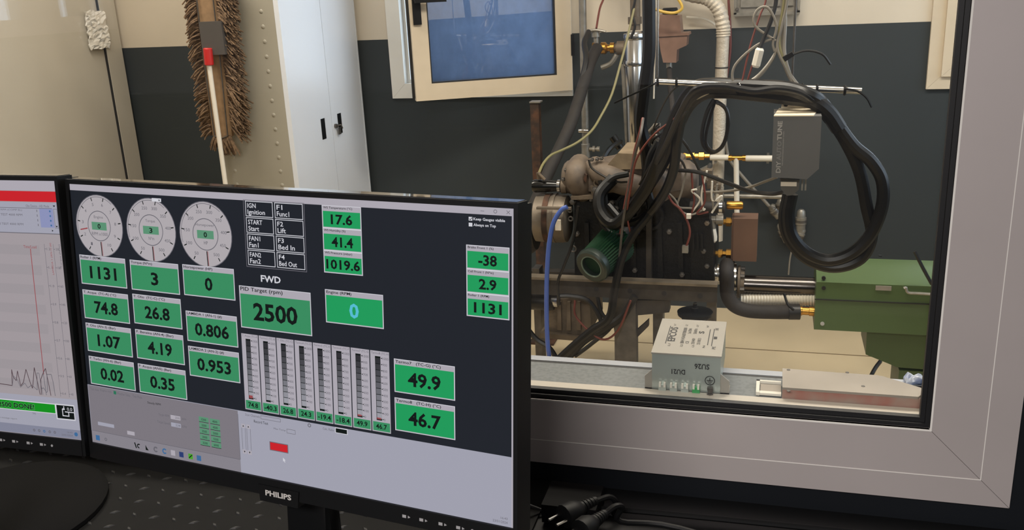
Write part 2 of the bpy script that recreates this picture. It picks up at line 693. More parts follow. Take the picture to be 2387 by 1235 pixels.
# ceiling lamps
for i, (lx, ly, lz, pw) in enumerate(LAMP_CELL):
    lab = ['twin tube ceiling lamp above the engine', 'twin tube ceiling lamp above the green brake', 'twin tube ceiling lamp near the beige door'][i]
    t = thing('ceiling_lamp', lab, 'lamp', (lx, ly, ZC), 'ceiling lamps in the test cell')
    bm = B()
    box(bm, lx - 0.64, lx + 0.64, ly - 0.14, ly + 0.14, lz - 0.01, ZC)
    finish('housing', bm, M_white, t, 0.01)
    for s in (-0.06, 0.06):
        bm = B()
        cyl(bm, (lx - 0.6, ly + s, lz - 0.022), (lx + 0.6, ly + s, lz - 0.022), 0.011, 10)
        finish('tube', bm, M_diff, t)
t = thing('ceiling_lamp', 'added ceiling fill panel in the control room', 'lamp', (-0.3, -1.35, 2.7))  # unseen panel added behind the camera to light the window frame
bm = B()
box(bm, -0.9, 0.3, -1.68, -1.02, 2.66, 2.7)
finish('housing', bm, M_white, t, 0.005)

# ------------------------------------------------------------------ control window (window_1)
w1 = thing('window_1', 'large grey aluminium window between control room and test cell', 'window', (0, YW0, WZ0))
del w1['category']
struct(w1)


def ring_frame(prefix, xo0, xo1, zo0, zo1, wd, y0, y1, m, parent, gap=0.0004, bev=0.0015, sides='lrtb'):
    """four mitred members around an opening"""
    xi0, xi1, zi0, zi1 = xo0 + wd, xo1 - wd, zo0 + wd, zo1 - wd
    mem = {
        'b': ('bottom_rail', [(xo0, zo0), (xo1, zo0), (xi1, zi0), (xi0, zi0)], (0, 0), (1, 0)),
        'r': ('right_stile', [(xo1, zo0), (xo1, zo1), (xi1, zi1), (xi1, zi0)], (0, 0), (0, 1)),
        't': ('top_rail', [(xo1, zo1), (xo0, zo1), (xi0, zi1), (xi1, zi1)], (0, 0), (1, 0)),
        'l': ('left_stile', [(xo0, zo1), (xo0, zo0), (xi0, zi0), (xi0, zi1)], (0, 0), (0, 1)),
    }
    for k in sides:
        nm, poly, _, ax = mem[k]
        pts = []
        cx_, cz_ = sum(p[0] for p in poly) / 4, sum(p[1] for p in poly) / 4
        for (x, z) in poly:
            if ax[0]:
                x += gap if x < cx_ else -gap
            else:
                z += gap if z < cz_ else -gap
            pts.append(Vector((x, y0, z)))
        bm = B()
        prism(bm, pts, (0, y1 - y0, 0))
        finish(prefix + nm, bm, m, parent, bev, 2)


ring_frame('frame_', WX0 - 0.004, 0.324, 0.925, WZ1 + 0.004, 0.0385, 1.196, 1.235, M_alu, w1)
ring_frame('sash_', WX0 + 0.035, 0.2848, 0.9642, WZ1 - 0.035, 0.0675, 1.1955, 1.225, M_alu, w1, bev=0.003)
GX0, GX1, GZ0, GZ1 = WX0 + 0.1025, 0.2173, 1.0317, WZ1 - 0.1025
# black gasket: two lips stepping back to the pane
for k, (w_, y0, y1) in enumerate(((0.006, 1.2005, 1.212), (0.012, 1.2065, 1.216))):
    ring_frame('gasket_', GX0 - 0.0005, GX1 + 0.0005, GZ0 - 0.0005, GZ1 + 0.0005, w_, y0, y1, M_gasket, w1, 0.0, 0.0012)
ring_frame('edge_highlight_', GX0 - 0.0024, GX1 + 0.0024, GZ0 - 0.0024, GZ1 + 0.0024, 0.0024, 1.1948, 1.2000, M_white_alu, w1, 0.0, 0.0006)  # white strip painting the highlight on the sash's inner edge
ring_frame('step_line_', WX0 + 0.0335, 0.2858, 0.9632, WZ1 - 0.0335, 0.0010, 1.1950, 1.1970, M_white_alu, w1, 0.0, 0.0)  # thinner painted highlight line where sash meets frame
bm = B()
box(bm, GX0, GX1, 1.2165, 1.2225, GZ0, GZ1)
finish('pane', bm, M_glass, w1, smooth=0)
ring_frame('inner_bead_', GX0 - 0.03, GX1 + 0.03, GZ0 - 0.03, GZ1 + 0.03, 0.036, 1.2265, 1.246, mat('ivory lacquered aluminium', rgb(186, 178, 166), 0.45), w1, 0.0, 0.001)
# stone sill on the cell side with its white metal edge
bm = B()
box(bm, WX0, WX1, 1.247, 1.327, 1.0, 1.0335)
sill = struct(finish('trim_1', bm, M_granite, bevel=0.002))
sill['label'] = 'speckled grey stone sill on the cell side of the window'
bm = B()
box(bm, WX0, WX1, 1.3265, 1.3315, 1.0, 1.0338)
finish('edge_gap', bm, M_gasket, sill, smooth=0)
bm = B()
box(bm, WX0, WX1, 1.332, 1.350, 1.0, 1.0345)
finish('edge_strip', bm, mat('blue grey metal edge', rgb(170, 174, 182), 0.4, 0.4), sill, 0.002)

# ------------------------------------------------------------------ back windows
w2 = thing('window_2', 'cream tilted-in window standing ajar in the back wall', 'window', (-1.44, YB, 1.1))
del w2['category']
struct(w2)
ring_frame('frame_', -1.93, -0.962, 1.090, 2.17, 0.075, YB - 0.02, YB + 0.05, M_white_alu, w2)
# outer stop, then the opened sash, hinged on its right side
ring_frame('frame_stop_', -1.856, -1.036, 1.164, 2.10, 0.018, YB + 0.02, YB + 0.06, M_white_alu, w2)
hinge = Vector((-0.995, YB - 0.024, 0))
ang = math.radians(29)
sash = bpy.data.objects.new('sash', None)
COL.objects.link(sash)
sash.parent = w2
sash.matrix_parent_inverse = world_of(w2).inverted()
sash.location = hinge
sash.rotation_euler = (0, 0, ang)


def sash_member(name, pts, y0, y1, m, bev=0.002):
    bm = B()
    prism(bm, [Vector((x, y0, z)) for x, z in pts], (0, y1 - y0, 0))
    return finish(name, bm, m, sash, bev, 2, local=True)


sw, zb, zt, fw = 0.755, 1.124, 2.12, 0.078
x0, x1 = -sw, 0.02
sash_member('bottom_rail', [(x0, zb), (x1, zb), (x1 - fw, zb + fw), (x0 + fw, zb + fw)], -0.055, 0.0, M_sash)
sash_member('right_stile', [(x1, zb), (x1, zt), (x1 - fw, zt - fw), (x1 - fw, zb + fw)], -0.055, 0.0, M_sash)
sash_member('top_rail', [(x1, zt), (x0, zt), (x0 + fw, zt - fw), (x1 - fw, zt - fw)], -0.055, 0.0, M_sash)
sash_member('left_stile', [(x0, zt), (x0, zb), (x0 + fw, zb + fw), (x0 + fw, zt - fw)], -0.055, 0.0, M_sash)
gx0, gx1, gz0, gz1 = x0 + fw, x1 - fw, zb + fw, zt - fw
bm = B()
for (a, b, c, d) in ((gx0 - .002, gx0 + .006, gz0 - .002, gz1 + .002), (gx1 - .006, gx1 + .002, gz0 - .002, gz1 + .002), (gx0, gx1, gz0 - .002, gz0 + .006), (gx0, gx1, gz1 - .006, gz1 + .002)):
    box(bm, a, b, -0.050, -0.01, c, d)
finish('glazing_seal', bm, M_gasket, sash, local=True, smooth=0)
bm = B()
box(bm, gx0, gx1, -0.032, -0.026, gz0, gz1)
finish('pane', bm, M_glass_back, sash, local=True, smooth=0)
bm = B()
box(bm, x0 - 0.012, x0 - 0.001, -0.02, 0.0, zb + 0.01, zt - 0.01)
finish('edge_seal', bm, M_gasket, sash, local=True, smooth=0)
# black lever handle on the sash's free stile
bm = B()
box(bm, x0 + 0.012, x0 + 0.050, -0.068, -0.055, 1.475, 1.64)
hb = finish('handle_plate', bm, M_black, sash, 0.004, local=True)
bm = B()
cyl(bm, (x0 + 0.031, -0.066, 1.585), (x0 + 0.031, -0.10, 1.585), 0.012, 12)
box(bm, x0 + 0.02, x0 + 0.165, -0.112, -0.094, 1.572, 1.596)
finish('handle_lever', bm, M_black, sash, 0.004, local=True)
bm = B()
box(bm, x1 - 0.004, x1 + 0.012, -0.06, -0.01, 1.29, 1.39)
finish('hinge', bm, M_black, sash, 0.003, local=True)

w3 = thing('window_3', 'cream framed window at the right end of the back wall', 'window', (1.2, YB, 1.1))
del w3['category']
struct(w3)
ring_frame('frame_', 0.661, 1.73, 1.098, 2.18, 0.056, YB - 0.02, YB + 0.05, M_sash, w3)
ring_frame('sash_', 0.717, 1.674, 1.154, 2.124, 0.080, YB - 0.035, YB + 0.02, M_sash, w3)
bm = B()
box(bm, 0.795, 1.60, YB - 0.01, YB - 0.004, 1.232, 2.05)
finish('pane', bm, M_glass_far, w3, smooth=0)

w4 = thing('window_4', 'plain daylight window in the side wall of the control room', 'window', (-2.7, -0.55, 1.55))
del w4['category']
struct(w4)
for (a, b, c, d, nm) in ((-0.92, -0.18, 1.53, 1.59, 'bottom_rail'), (-0.92, -0.18, 2.16, 2.22, 'top_rail'), (-0.92, -0.86, 1.59, 2.16, 'stile'), (-0.24, -0.18, 1.59, 2.16, 'stile'), (-0.62, -0.42, 1.59, 2.16, 'mullion')):
    bm = B()
    box(bm, -2.74, -2.68, a, b, c, d)
    finish(nm, bm, M_alu, w4, 0.003)
bm = B()
box(bm, -2.715, -2.709, -0.88, -0.22, 1.57, 2.18)
finish('pane', bm, M_glass_far, w4, smooth=0)

# ------------------------------------------------------------------ beige door in the left wall (door_1)
d1 = thing('door_1', 'glossy beige metal door in the side wall beside the mop', 'door', (XL, 3.7, 0))
del d1['category']
struct(d1)
bm = B()
box(bm, XL, XL + 0.05, 4.345, 4.47, 0, 2.15)
finish('door_frame', bm, M_beige, d1, 0.006)
bm = B()
box(bm, XL, XL + 0.05, 2.45, 2.53, 0, 2.15)
finish('door_frame', bm, M_beige, d1, 0.006)
bm = B()
box(bm, XL, XL + 0.05, 2.45, 4.47, 2.15, 2.23)
finish('door_frame', bm, M_beige, d1, 0.006)
bm = B()
box(bm, XL, XL + 0.035, 2.535, 4.3385, 0.01, 2.145)
leaf = finish('leaf', bm, M_beige, d1, 0.004)
bm = B()
box(bm, XL + 0.001, XL + 0.046, 4.339, 4.3449, 0.01, 2.145)
finish('seal', bm, M_gasket, d1, smooth=0)
# crinkled foil tape over the latch side
bm = B()
n1, n2 = 9, 18
grid = []
for i in range(n1):
    row = []
    for j in range(n2):
        y = 4.215 + 0.15 * i / (n1 - 1) + random.uniform(-.006, .006)
        z = 1.405 + 0.20 * j / (n2 - 1) + random.uniform(-.006, .006)
        row.append(bm.verts.new((XL + 0.056 + random.uniform(0, 0.012), y, z)))
    grid.append(row)
fs = [bm.faces.new((grid[i][j], grid[i + 1][j], grid[i + 1][j + 1], grid[i][j + 1])) for i in range(n1 - 1) for j in range(n2 - 1)]
r_ = bmesh.ops.extrude_face_region(bm, geom=fs)
bmesh.ops.translate(bm, verts=[v for v in r_['geom'] if isinstance(v, bmesh.types.BMVert)], vec=(-0.008, 0, 0))
finish('foil_tape', bm, M_foil, d1, smooth=0, label='crinkled aluminium foil tape')

# ------------------------------------------------------------------ locker
LX0, LX1, LY0, LY1, LZ = -2.475, -2.10, 3.70, 4.47, 1.95
lk = thing('locker', 'tall white two-door metal locker standing against the back wall', 'locker', ((LX0 + LX1) / 2, (LY0 + LY1) / 2, 0))
bm = B()
box(bm, LX0, LX1 - 0.022, LY0, LY1, 0.0, LZ)
body = finish('body', bm, M_lock_side, lk, 0.004)
ym = (LY0 + LY1) / 2 + 0.01
for k, (a, b) in enumerate(((LY0 + 0.012, ym - 0.002), (ym + 0.002, LY1 - 0.012))):
    bm = B()
    box(bm, LX1 - 0.021, LX1, a, b, 0.05, LZ - 0.012)
    dr = finish('door', bm, M_lock_front, lk, 0.004)
    hy = ym + (-0.095 if k == 0 else 0.085)
    bm = B()
    box(bm, LX1 - 0.012, LX1 + 0.0015, hy - 0.02, hy + 0.02, 0.955, 1.055)
    finish('handle_recess', bm, M_black, dr, 0.002)
    if k:
        bm = B()
        cyl(bm, (LX1, hy - 0.055, 1.0), (LX1 + 0.012, hy - 0.055, 1.0), 0.011, 12)
        tube(bm, [(LX1 + 0.012, hy - 0.055, 1.0), (LX1 + 0.03, hy - 0.05, 1.005), (LX1 + 0.028, hy - 0.03, 0.985)], 0.003, 6, 3)
        box(bm, LX1 + 0.01, LX1 + 0.014, hy - 0.045, hy - 0.02, 0.955, 0.99)
        finish('lock_and_key', bm, M_dullsteel, dr)
bm = B()
box(bm, LX1 - 0.0215, LX1 + 0.002, LY0, LY0 + 0.011, 0.0, LZ)
finish('edge_trim', bm, M_lock_front, lk, 0.001)
bm = B()
box(bm, LX1 - 0.0215, LX1 + 0.002, LY1 - 0.011, LY1, 0.0, LZ)
finish('edge_trim', bm, M_lock_front, lk, 0.001)
k = 0
for z in [0.66 + 0.065 * i for i in range(15)]:
    for xx in (LX1 - 0.085, LX0 + 0.05):
        bm = B()
        lathe(bm, (xx, LY0 + 0.0005, z), (0, -1, 0), [(0, 0.0105), (0.003, 0.007), (0.004, 0)], 8)
        finish('shelf_dimple', bm, M_lock_side, body)

# ------------------------------------------------------------------ dust mop hung head-up beside the locker
MY = 3.60
mp = thing('dust_mop', 'brown fringed dust mop hung head up on a white handle', 'mop', (P(525, 430, MY).x, MY, 0))
top, bot = P(466, -80, MY + 0.02), P(514, 316, MY + 0.02)
bm = B()
axis = (bot - top).normalized()
side = Vector((1, 0, 0))
for s0, s1, yy in ((-0.045, 0.066, 0.0),):
    q = [top + side * s0, top + side * s1, bot + side * (s1 * 0.9), bot + axis * 0.03 + side * 0.01, bot + side * (s0 * 0.9)]
    prism(bm, q, (0, 0.02, 0))
finish('mop_backing', bm, M_mopcloth, mp, 0.006)
bm = B()
for s0 in (-0.03, 0.05):
    tube(bm, [top + side * s0 + Vector((0, -0.008, 0)), (top + bot) / 2 + side * s0 * 1.02 + Vector((0, -0.01, 0)), bot + side * s0 * 0.85 + Vector((0, -0.008, 0))], 0.003, 6, 4)
tube(bm, [bot + side * -0.026 + Vector((0, -0.008, 0)), bot + side * 0.01 + axis * 0.01 + Vector((0, -0.01, 0)), bot + side * 0.043 + Vector((0, -0.008, 0))], 0.003, 6, 4)
finish('wire_frame', bm, M_dullsteel, mp)
bm = B()
rnd = random.Random(3)
for i in range(1900):
    t = rnd.random() * 1.02
    c = top.lerp(bot, t)
    sgn = -1 if rnd.random() < 0.42 else 1
    base = c + side * (sgn * 0.052 + 0.01) + Vector((0, rnd.uniform(-0.004, 0.03), 0))
    L = rnd.uniform(0.055, 0.095) * (1.0 if sgn > 0 else 0.72)
    if t > 0.9:
        L *= 0.85
    dz = rnd.uniform(-0.7, 0.05)
    d = Vector((sgn * rnd.uniform(0.6, 1.0), rnd.uniform(-0.5, 0.35), dz)).normalized()
    if t > 0.97:
        d = (d + axis * 1.2).normalized()
        base = bot + side * rnd.uniform(-0.03, 0.05)
    mid = base + d * L * 0.5 + Vector((0, -0.004, -0.003))
    tube(bm, [base, mid, base + d * L + Vector((0, 0, -L * 0.3))], [0.0042, 0.0045, 0.004, 0.003], 4, 2)
fr = finish('fringe', bm, M_mop, mp)
fr['kind'] = 'stuff'
bm = B()
pbox(bm, 468, 50, 520, 128, MY - 0.025, 0.03)
finish('clamp', bm, mat('grey plastic clamp', rgb(74, 70, 68), 0.5), mp, 0.006)
bm = B()
cyl(bm, P(484, 112, MY - 0.03), P(488, 152, MY - 0.03), 0.020, 14, 0.003)
finish('collar', bm, M_red, mp)
bm = B()
hp = P(486, 140, MY - 0.03)
hq = P(527, 440, MY - 0.03)
cyl(bm, hp, hq + (hq - hp) * ((hq.z - 0.02) / (hp.z - hq.z)), 0.0105, 12)
finish('handle', bm, M_white, mp)

# ------------------------------------------------------------------ control room: desk and screens
ZT = 0.90
dk = thing('desk', 'black desk under the window with a studded rubber top', 'desk', (-0.8, 0.85, 0))
bm = B()
box(bm, -2.6, 1.2, 0.42, 1.19, ZT - 0.035, ZT - 0.004)
finish('desk_top', bm, M_black, dk, 0.003)
for (x, y) in ((-2.5, 0.5), (-2.5, 1.1), (1.1, 0.5), (1.1, 1.1)):
    bm = B()
    box(bm, x - 0.025, x + 0.025, y - 0.025, y + 0.025, 0, ZT - 0.035)
    finish('leg', bm, M_black, dk, 0.003)
bm = B()
box(bm, -2.58, -0.30, 0.43, 1.185, ZT - 0.004, ZT)
mt_ = finish('rubber_mat', bm, M_mat, dk, smooth=0)
bm = B()
k = 0
for j in range(17):
    for i in range(60):
        x = -1.55 + 0.034 * i + (0.017 if j % 2 else 0)
        y = 0.60 + 0.034 * j
        if x > -0.33:
            continue
        a = 0.6 if (i + j) % 2 else -0.6
        c, s = math.cos(a), math.sin(a)
        L, wd, h = 0.0085, 0.0032, 0.0016
        q = [(-L, 0), (0, -wd), (L, 0), (0, wd)]
        vs = [bm.verts.new((x + u * c - v * s, y + u * s + v * c, ZT)) for u, v in q]
        tp = [bm.verts.new((x + (u * c - v * s) * .6, y + (u * s + v * c) * .6, ZT + h)) for u, v in q]
        bm.faces.new(tp)
        for t_ in range(4):
            bm.faces.new((vs[t_], vs[(t_ + 1) % 4], tp[(t_ + 1) % 4], tp[t_]))
st = finish('tread_studs', bm, mat('worn rubber stud', rgb(30, 30, 30), 0.6), mt_, smooth=0)
st['kind'] = 'stuff'

SW, SH = 0.531, 0.299
# screen colours, as the lit panels show
E_dark = emis('screen near black', rgb(27, 31, 38))
E_white = emis('screen light grey', rgb(170, 165, 174))
E_line = emis('screen white line', rgb(205, 205, 212))
E_green = emis('screen green', rgb(54, 138, 93))
E_green2 = emis('screen bright green', rgb(26, 152, 88))
E_dgreen = emis('screen muted green', rgb(88, 142, 112))
E_ink = emis('screen black ink', rgb(6, 16, 12))
E_halo = emis('screen pale green halo', rgb(120, 168, 140))
E_grey = emis('screen dialog grey', rgb(122, 117, 124))
E_lilac = emis('screen lilac white', rgb(158, 158, 172))
E_mid = emis('screen mid grey', rgb(100, 98, 106))
E_task = emis('screen taskbar', rgb(128, 130, 148))
E_red = emis('screen red', rgb(198, 30, 38))
E_redl = emis('screen soft red', rgb(150, 70, 74))
E_cyan = emis('screen cyan digit', rgb(84, 186, 208))
E_blue = emis('screen blue', rgb(58, 104, 150))
E_fgreen = emis('screen flag green', rgb(10, 140, 24))
E_lblue = emis('screen pale blue cells', rgb(136, 142, 180))
E_face = emis('screen dial face', rgb(172, 166, 170))
E_seg = [emis('screen bar step %d' % i, rgb(*(int(44 + 12 * i),) * 2, int(48 + 12.5 * i))) for i in range(10)]
E_bg2 = emis('screen chart paper', rgb(158, 150, 154))


class UI:
    """flat picture shown on a screen, in 1920 x 1080 units; one mesh"""

    def __init__(self):
        self.bm = B()
        self.mats = []

    def mi(self, m):
        if m not in self.mats:
            self.mats.append(m)
        return self.mats.index(m)

    def pt(self, u, v, l):
        return Vector(((u / 1920 - 0.5) * SW, -0.0001 - 0.00006 * l, (0.5 - v / 1080) * SH))

    def poly(self, pts, m, l=1):
        f = self.bm.faces.new([self.bm.verts.new(self.pt(u, v, l)) for u, v in pts])
        f.material_index = self.mi(m)

    def rect(self, u0, v0, u1, v1, m, l=1):
        self.poly([(u0, v0), (u0, v1), (u1, v1), (u1, v0)], m, l)

    def frame(self, u0, v0, u1, v1, w, m, l=1):
        self.rect(u0, v0, u1, v0 + w, m, l)
        self.rect(u0, v1 - w, u1, v1, m, l)
        self.rect(u0, v0 + w, u0 + w, v1 - w, m, l)
        self.rect(u1 - w, v0 + w, u1, v1 - w, m, l)

    def line(self, a, b, w, m, l=2):
        dx, dy = b[0] - a[0], b[1] - a[1]
        L = math.hypot(dx, dy) or 1
        nx, ny = -dy / L * w / 2, dx / L * w / 2
        self.poly([(a[0] + nx, a[1] + ny), (b[0] + nx, b[1] + ny), (b[0] - nx, b[1] - ny), (a[0] - nx, a[1] - ny)], m, l)

    def disc(self, c, r, m, l=1, n=40, squash=1.0):
        self.poly([(c[0] + r * math.cos(2 * PI * k / n), c[1] - r * squash * math.sin(2 * PI * k / n)) for k in range(n)], m, l)

    def annulus(self, c, r0, r1, m, l=2, n=40, a0=0, a1=2 * PI):
        i = self.mi(m)
        A = [self.bm.verts.new(self.pt(c[0] + r0 * math.cos(a0 + (a1 - a0) * k / n), c[1] - r0 * math.sin(a0 + (a1 - a0) * k / n), l)) for k in range(n + 1)]
        C_ = [self.bm.verts.new(self.pt(c[0] + r1 * math.cos(a0 + (a1 - a0) * k / n), c[1] - r1 * math.sin(a0 + (a1 - a0) * k / n), l)) for k in range(n + 1)]
        for k in range(n):
            self.bm.faces.new((A[k], A[k + 1], C_[k + 1], C_[k])).material_index = i

    def text(self, s, u0, v0, u1, v1, m, l=3, bold=0.0, halo=None):
        """lettering fitted to a box"""
        k = SW / 1920
        kv = SH / 1080
        if halo:
            put_text(self.bm, s, self.pt(u0 - 3, v1 + 3, l - 0.5), (1, 0, 0), (0, 0, 1), (u1 - u0 + 6) * k, (v1 - v0 + 6) * kv, self.mi(halo), bold + 0.045)
        put_text(self.bm, s, self.pt(u0, v1, l), (1, 0, 0), (0, 0, 1), (u1 - u0) * k, (v1 - v0) * kv, self.mi(m), bold)

    def vtext(self, s, u0, v0, u1, v1, m, l=3):
        k = SW / 1920
        put_text(self.bm, s, self.pt(u1, v1, l), (0, 0, 1), (-1, 0, 0), (v1 - v0) * k, (u1 - u0) * k, self.mi(m), 0.0)

    def panel(self, u0, v0, u1, v1, title, value, green, tw=None, hh=20, vm=None, dig=None, vh=None, tsz=13, bw=4):
        self.rect(u0, v0, u1, v1, E_white, 1)
        self.frame(u0, v0, u1, v1, 2, E_line, 1.5)
        self.rect(u0 + bw, v0 + hh, u1 - bw, v1 - bw, green, 2)
        tw = tw or len(title) * tsz * 0.56
        self.text(title, u0 + 6, v0 + 3.5, u0 + 6 + tw, v0 + 3.5 + tsz, E_ink, 3, 0.012)
        vh = vh or (v1 - v0) * 0.43
        cw = vh * 0.72
        w = sum({'1': 0.95, '.': 0.42, '-': 0.55}.get(c, 1.0) for c in value) * cw * (dig or 1.0)
        c = (u0 + u1) / 2
        vc = (v0 + hh + v1 - bw) / 2
        self.text(value, c - w / 2, vc - vh / 2, c + w / 2, vc + vh / 2, vm or E_ink, 4, 0.027, None)

    def dial(self, c, r, title, unit, value, labels, red=None):
        self.disc(c, r + 3, E_mid, 1)
        self.disc(c, r, E_face, 1.5)
        self.annulus(c, r - 7, r - 5, E_mid, 2, a0=PI * 0.28, a1=PI * 1.1)
        self.annulus(c, r * 0.475, r * 0.5, E_mid, 2)
        n = len(labels) + 1
        for i in range(1, n):
            a = -PI / 2 - 2 * PI * i / n
            ca, sa = math.cos(a), -math.sin(a)
            self.line((c[0] + ca * (r - 6), c[1] + sa * (r - 6)), (c[0] + ca * (r - 20), c[1] + sa * (r - 20)), 4, E_ink)
            s = str(labels[i - 1])
            w = 4.6 * len(s)
            self.text(s, c[0] + ca * r * 0.72 - w, c[1] + sa * r * 0.72 - 6, c[0] + ca * r * 0.72 + w, c[1] + sa * r * 0.72 + 6, E_mid)
        self.line((c[0] + 2, c[1] + r * 0.52), (c[0] + 4, c[1] + r - 2), 4, E_ink, 3)
        self.line((c[0] + 6, c[1] + r * 0.52), (c[0] + 8, c[1] + r - 2), 2.5, E_redl, 3)
        if red:
            a = -PI / 2 - 2 * PI * red / n
            self.line((c[0] + math.cos(a) * r * 0.53, c[1] - math.sin(a) * r * 0.53), (c[0] + math.cos(a) * r * 0.86, c[1] - math.sin(a) * r * 0.86), 5, E_redl)
        self.rect(c[0] - 39, c[1] - 15, c[0] + 39, c[1] + 16, E_dgreen, 2.5)
        self.text(value, c[0] - 8, c[1] - 9, c[0] + 8, c[1] + 11, E_ink, 4, 0.02)
        hw = min(24 if len(title) < 8 else 44, 6.2 * len(title))
        self.text(title, c[0] - hw, c[1] - 41, c[0] + hw, c[1] - 27, E_mid)
        self.text(unit, c[0] - 4.6 * len(unit), c[1] + 25, c[0] + 4.6 * len(unit), c[1] + 38, E_mid)


def main_ui():
    g = UI()
    g.rect(0, 0, 1920, 1080, E_dark, 0)
    g.rect(0, 0, 1920, 25, E_white, 1)
    g.rect(1911, 25, 1920, 1080, E_white, 1)
    g.line((1802, 14), (1815, 14), 1.5, E_mid)
    g.annulus((1854, 13), 4.5, 6.2, E_mid, 2, 20)
    g.line((1893, 8), (1905, 19), 1.6, E_mid)
    g.line((1893, 19), (1905, 8), 1.6, E_mid)
    g.dial((141, 161), 121, 'Engine', 'RPM x1000', '0', list(range(1, 11)), 2.42)
    g.dial((408, 161), 121, 'Torque', 'N*m', '3', [50 * i for i in range(1, 11)])
    g.dial((673, 161), 121, 'Horsepower', 'HP', '0', [50 * i for i in range(1, 11)])
    g.rect(424, 37, 470, 50, E_line, 3)
    g.poly([(455, 42), (465, 42), (460, 47)], E_ink, 3.5)
    G = E_green
    for (u, v, t, val, tw) in ((19, 283, 'Roller 1 (RPM)', '1131', 112), (287, 284, 'Torque (N*m)', '3', 108), (552, 282, 'Horsepower (HP)', '0', 138),
                               (19, 426, 'T. Acqua  (TC-A) (°C)', '74.8', 176), (287, 420, 'T. Olio  (TC-C) (°C)', '26.8', 160),
                               (20, 564, 'P. Olio (AN-3) (Bar)', '1.07', 156), (287, 563, 'P. Benzina (AN-4) (Bar)', '4.19', 190),
                               (21, 704, 'P. Turbo (AN-6) (Bar)', '0.02', 170), (287, 704, 'P. Acqua (AN5) (Bar)', '0.35', 166),
                               (553, 462, 'LAMBDA 1 (AN-1) (#)', '0.806', 168), (553, 601, 'LAMBDA 2 (AN-2) (#)', '0.953', 168)):
        g.panel(u, v, u + 244, v + 119, t, val, G, tw)
    g.panel(816, 341, 1133, 500, 'PID Target (rpm)', '2500', G, 190, 30, tsz=19)
    g.panel(1195, 322, 1432, 442, 'Engine (RPM)', '0', E_green2, 104, 20, vm=E_cyan, vh=54)
    for k, (t, val) in enumerate((('WS Temperature (°C)', '17.6'), ('WS Humidity (%)', '41.4'), ('WS Pressure (mbar)', '1019.6'))):
        g.panel(1195, 25 + 79 * k, 1354, 25 + 79 * (k + 1), t, val, E_green2, [118, 88, 112][k], 20, vh=36, tsz=10)
    for k, (t, val) in enumerate((('Brake Front 1 (%)', '-38'), ('Cell Front 1 (N*m)', '2.9'), ('Roller 1 (RPM)', '1131'))):
        g.panel(1750, 126 + 79 * k, 1903, 126 + 79 * (k + 1), t, val, E_green2, [92, 92, 76][k], 20, vh=36, tsz=10)
    g.panel(1469, 542, 1704, 662, 'Termo7   (TC-G) (°C)', '49.9', E_green2, 176, 20, tsz=14)
    g.panel(1468, 682, 1703, 802, 'Termo8   (TC-H) (°C)', '46.7', E_green2, 176, 20, tsz=14)
    # button block
    g.frame(856, 22, 1122, 268, 2.5, E_mid, 1)
    rows = (('IGN', 'Ignition', 'F1', 'Func1'), ('START', 'Start', 'F2', 'Lift'), ('FAN1', 'Fan1', 'F3', 'Bed In'), ('FAN2', 'Fan2', 'F4', 'Bed Out'))
    for r, (a, b, c, d) in enumerate(rows):
        v = 26 + 59.5 * r
        for (u, s1, s2) in ((865, a, b), (994, c, d)):
            g.frame(u, v, u + 121, v + 56, 2.5, E_line, 2)
            g.text(s1, u + 9, v + 8, u + 9 + 12.6 * len(s1), v + 25, E_line, 3, 0.012)
            n = sum(0.5 if ch in 'ilt1' else 1.0 for ch in s2)
            g.text(s2, u + 9, v + 31, u + 9 + 11.9 * n, v + (53 if 'g' in s2 else 49), E_line, 3, 0.012)
    g.text('FWD', 918, 294, 1006, 319, E_line, 3, 0.025)
    g.rect(1760, 35, 1773, 47, E_line, 2)
    g.line((1762, 41), (1766, 45), 2, E_ink, 3)
    g.line((1766, 45), (1772, 37), 2, E_ink, 3)
    g.text('Keep Gauges visible', 1777, 36, 1888, 48, E_line, 3, 0.02)
    g.rect(1760, 54, 1773, 66, E_line, 2)
    g.text('Always on Top', 1777, 55, 1856, 67, E_line, 3, 0.02)
    # eight thermometer bars
    ttl = ('T. Acqua (TC-A', 'Termo2 (TC-B', 'T. Olio (TC-C)', 'Termo4 (TC-D', 'Termo5 (TC-E', 'Termo6 (TC-F', 'Termo7 (TC-G', 'Termo8 (TC-H')
    val = ('74.8', '-40.3', '26.8', '24.3', '-19.4', '-18.4', '49.9', '46.7')
    for k in range(8):
        u = 814 + 80 * k
        g.rect(u, 523, u + 76, 819, E_white, 1)
        g.text(ttl[k], u + 4, 527, u + 73, 537, E_mid, 2)
        g.rect(u + 19, 542, u + 41, 776, E_ink, 2)
        for j in range(11):
            v = 548 + 22.3 * j
            if j < 10:
                g.rect(u + 21, v, u + 41, v + 20, E_seg[min(9, int(j * 1.1))], 3)
            g.line((u + 43, v), (u + 48, v), 3, E_ink, 3)
            s = str(1000 - 100 * j)
            g.text(s, u + 49, v - 4, u + 49 + 6.2 * len(s), v + 5, E_mid, 3)
        if k in (0, 6, 7):
            g.rect(u + 21, 761 if k == 0 else 766, u + 38, 772, E_redl, 4)
        g.rect(u + 4, 782, u + 73, 815, E_green, 2)
        n = len(val[k])
        g.text(val[k], u + 38 - n * 5.6, 789, u + 38 + n * 5.6, 808, E_ink, 3, 0.02)
    # lower window and task bar
    g.rect(0, 829, 1911, 1080, E_lilac, 1.2)
    g.rect(2, 831, 776, 1027, E_grey, 1.6)
    g.rect(0, 1029, 776, 1080, emis('screen taskbar grey', rgb(132, 128, 136)), 1.6)
    g.line((776, 845), (776, 1027), 2, E_mid)
    g.line((2, 1028), (776, 1028), 2, E_mid)
    for s, a, b in (('Test view', 14, 62), ('Engine Info', 70, 132), ('Weather Data', 160, 232), ('Test Mode', 246, 296)):
        g.text(s, a, 840, b, 851, E_mid)
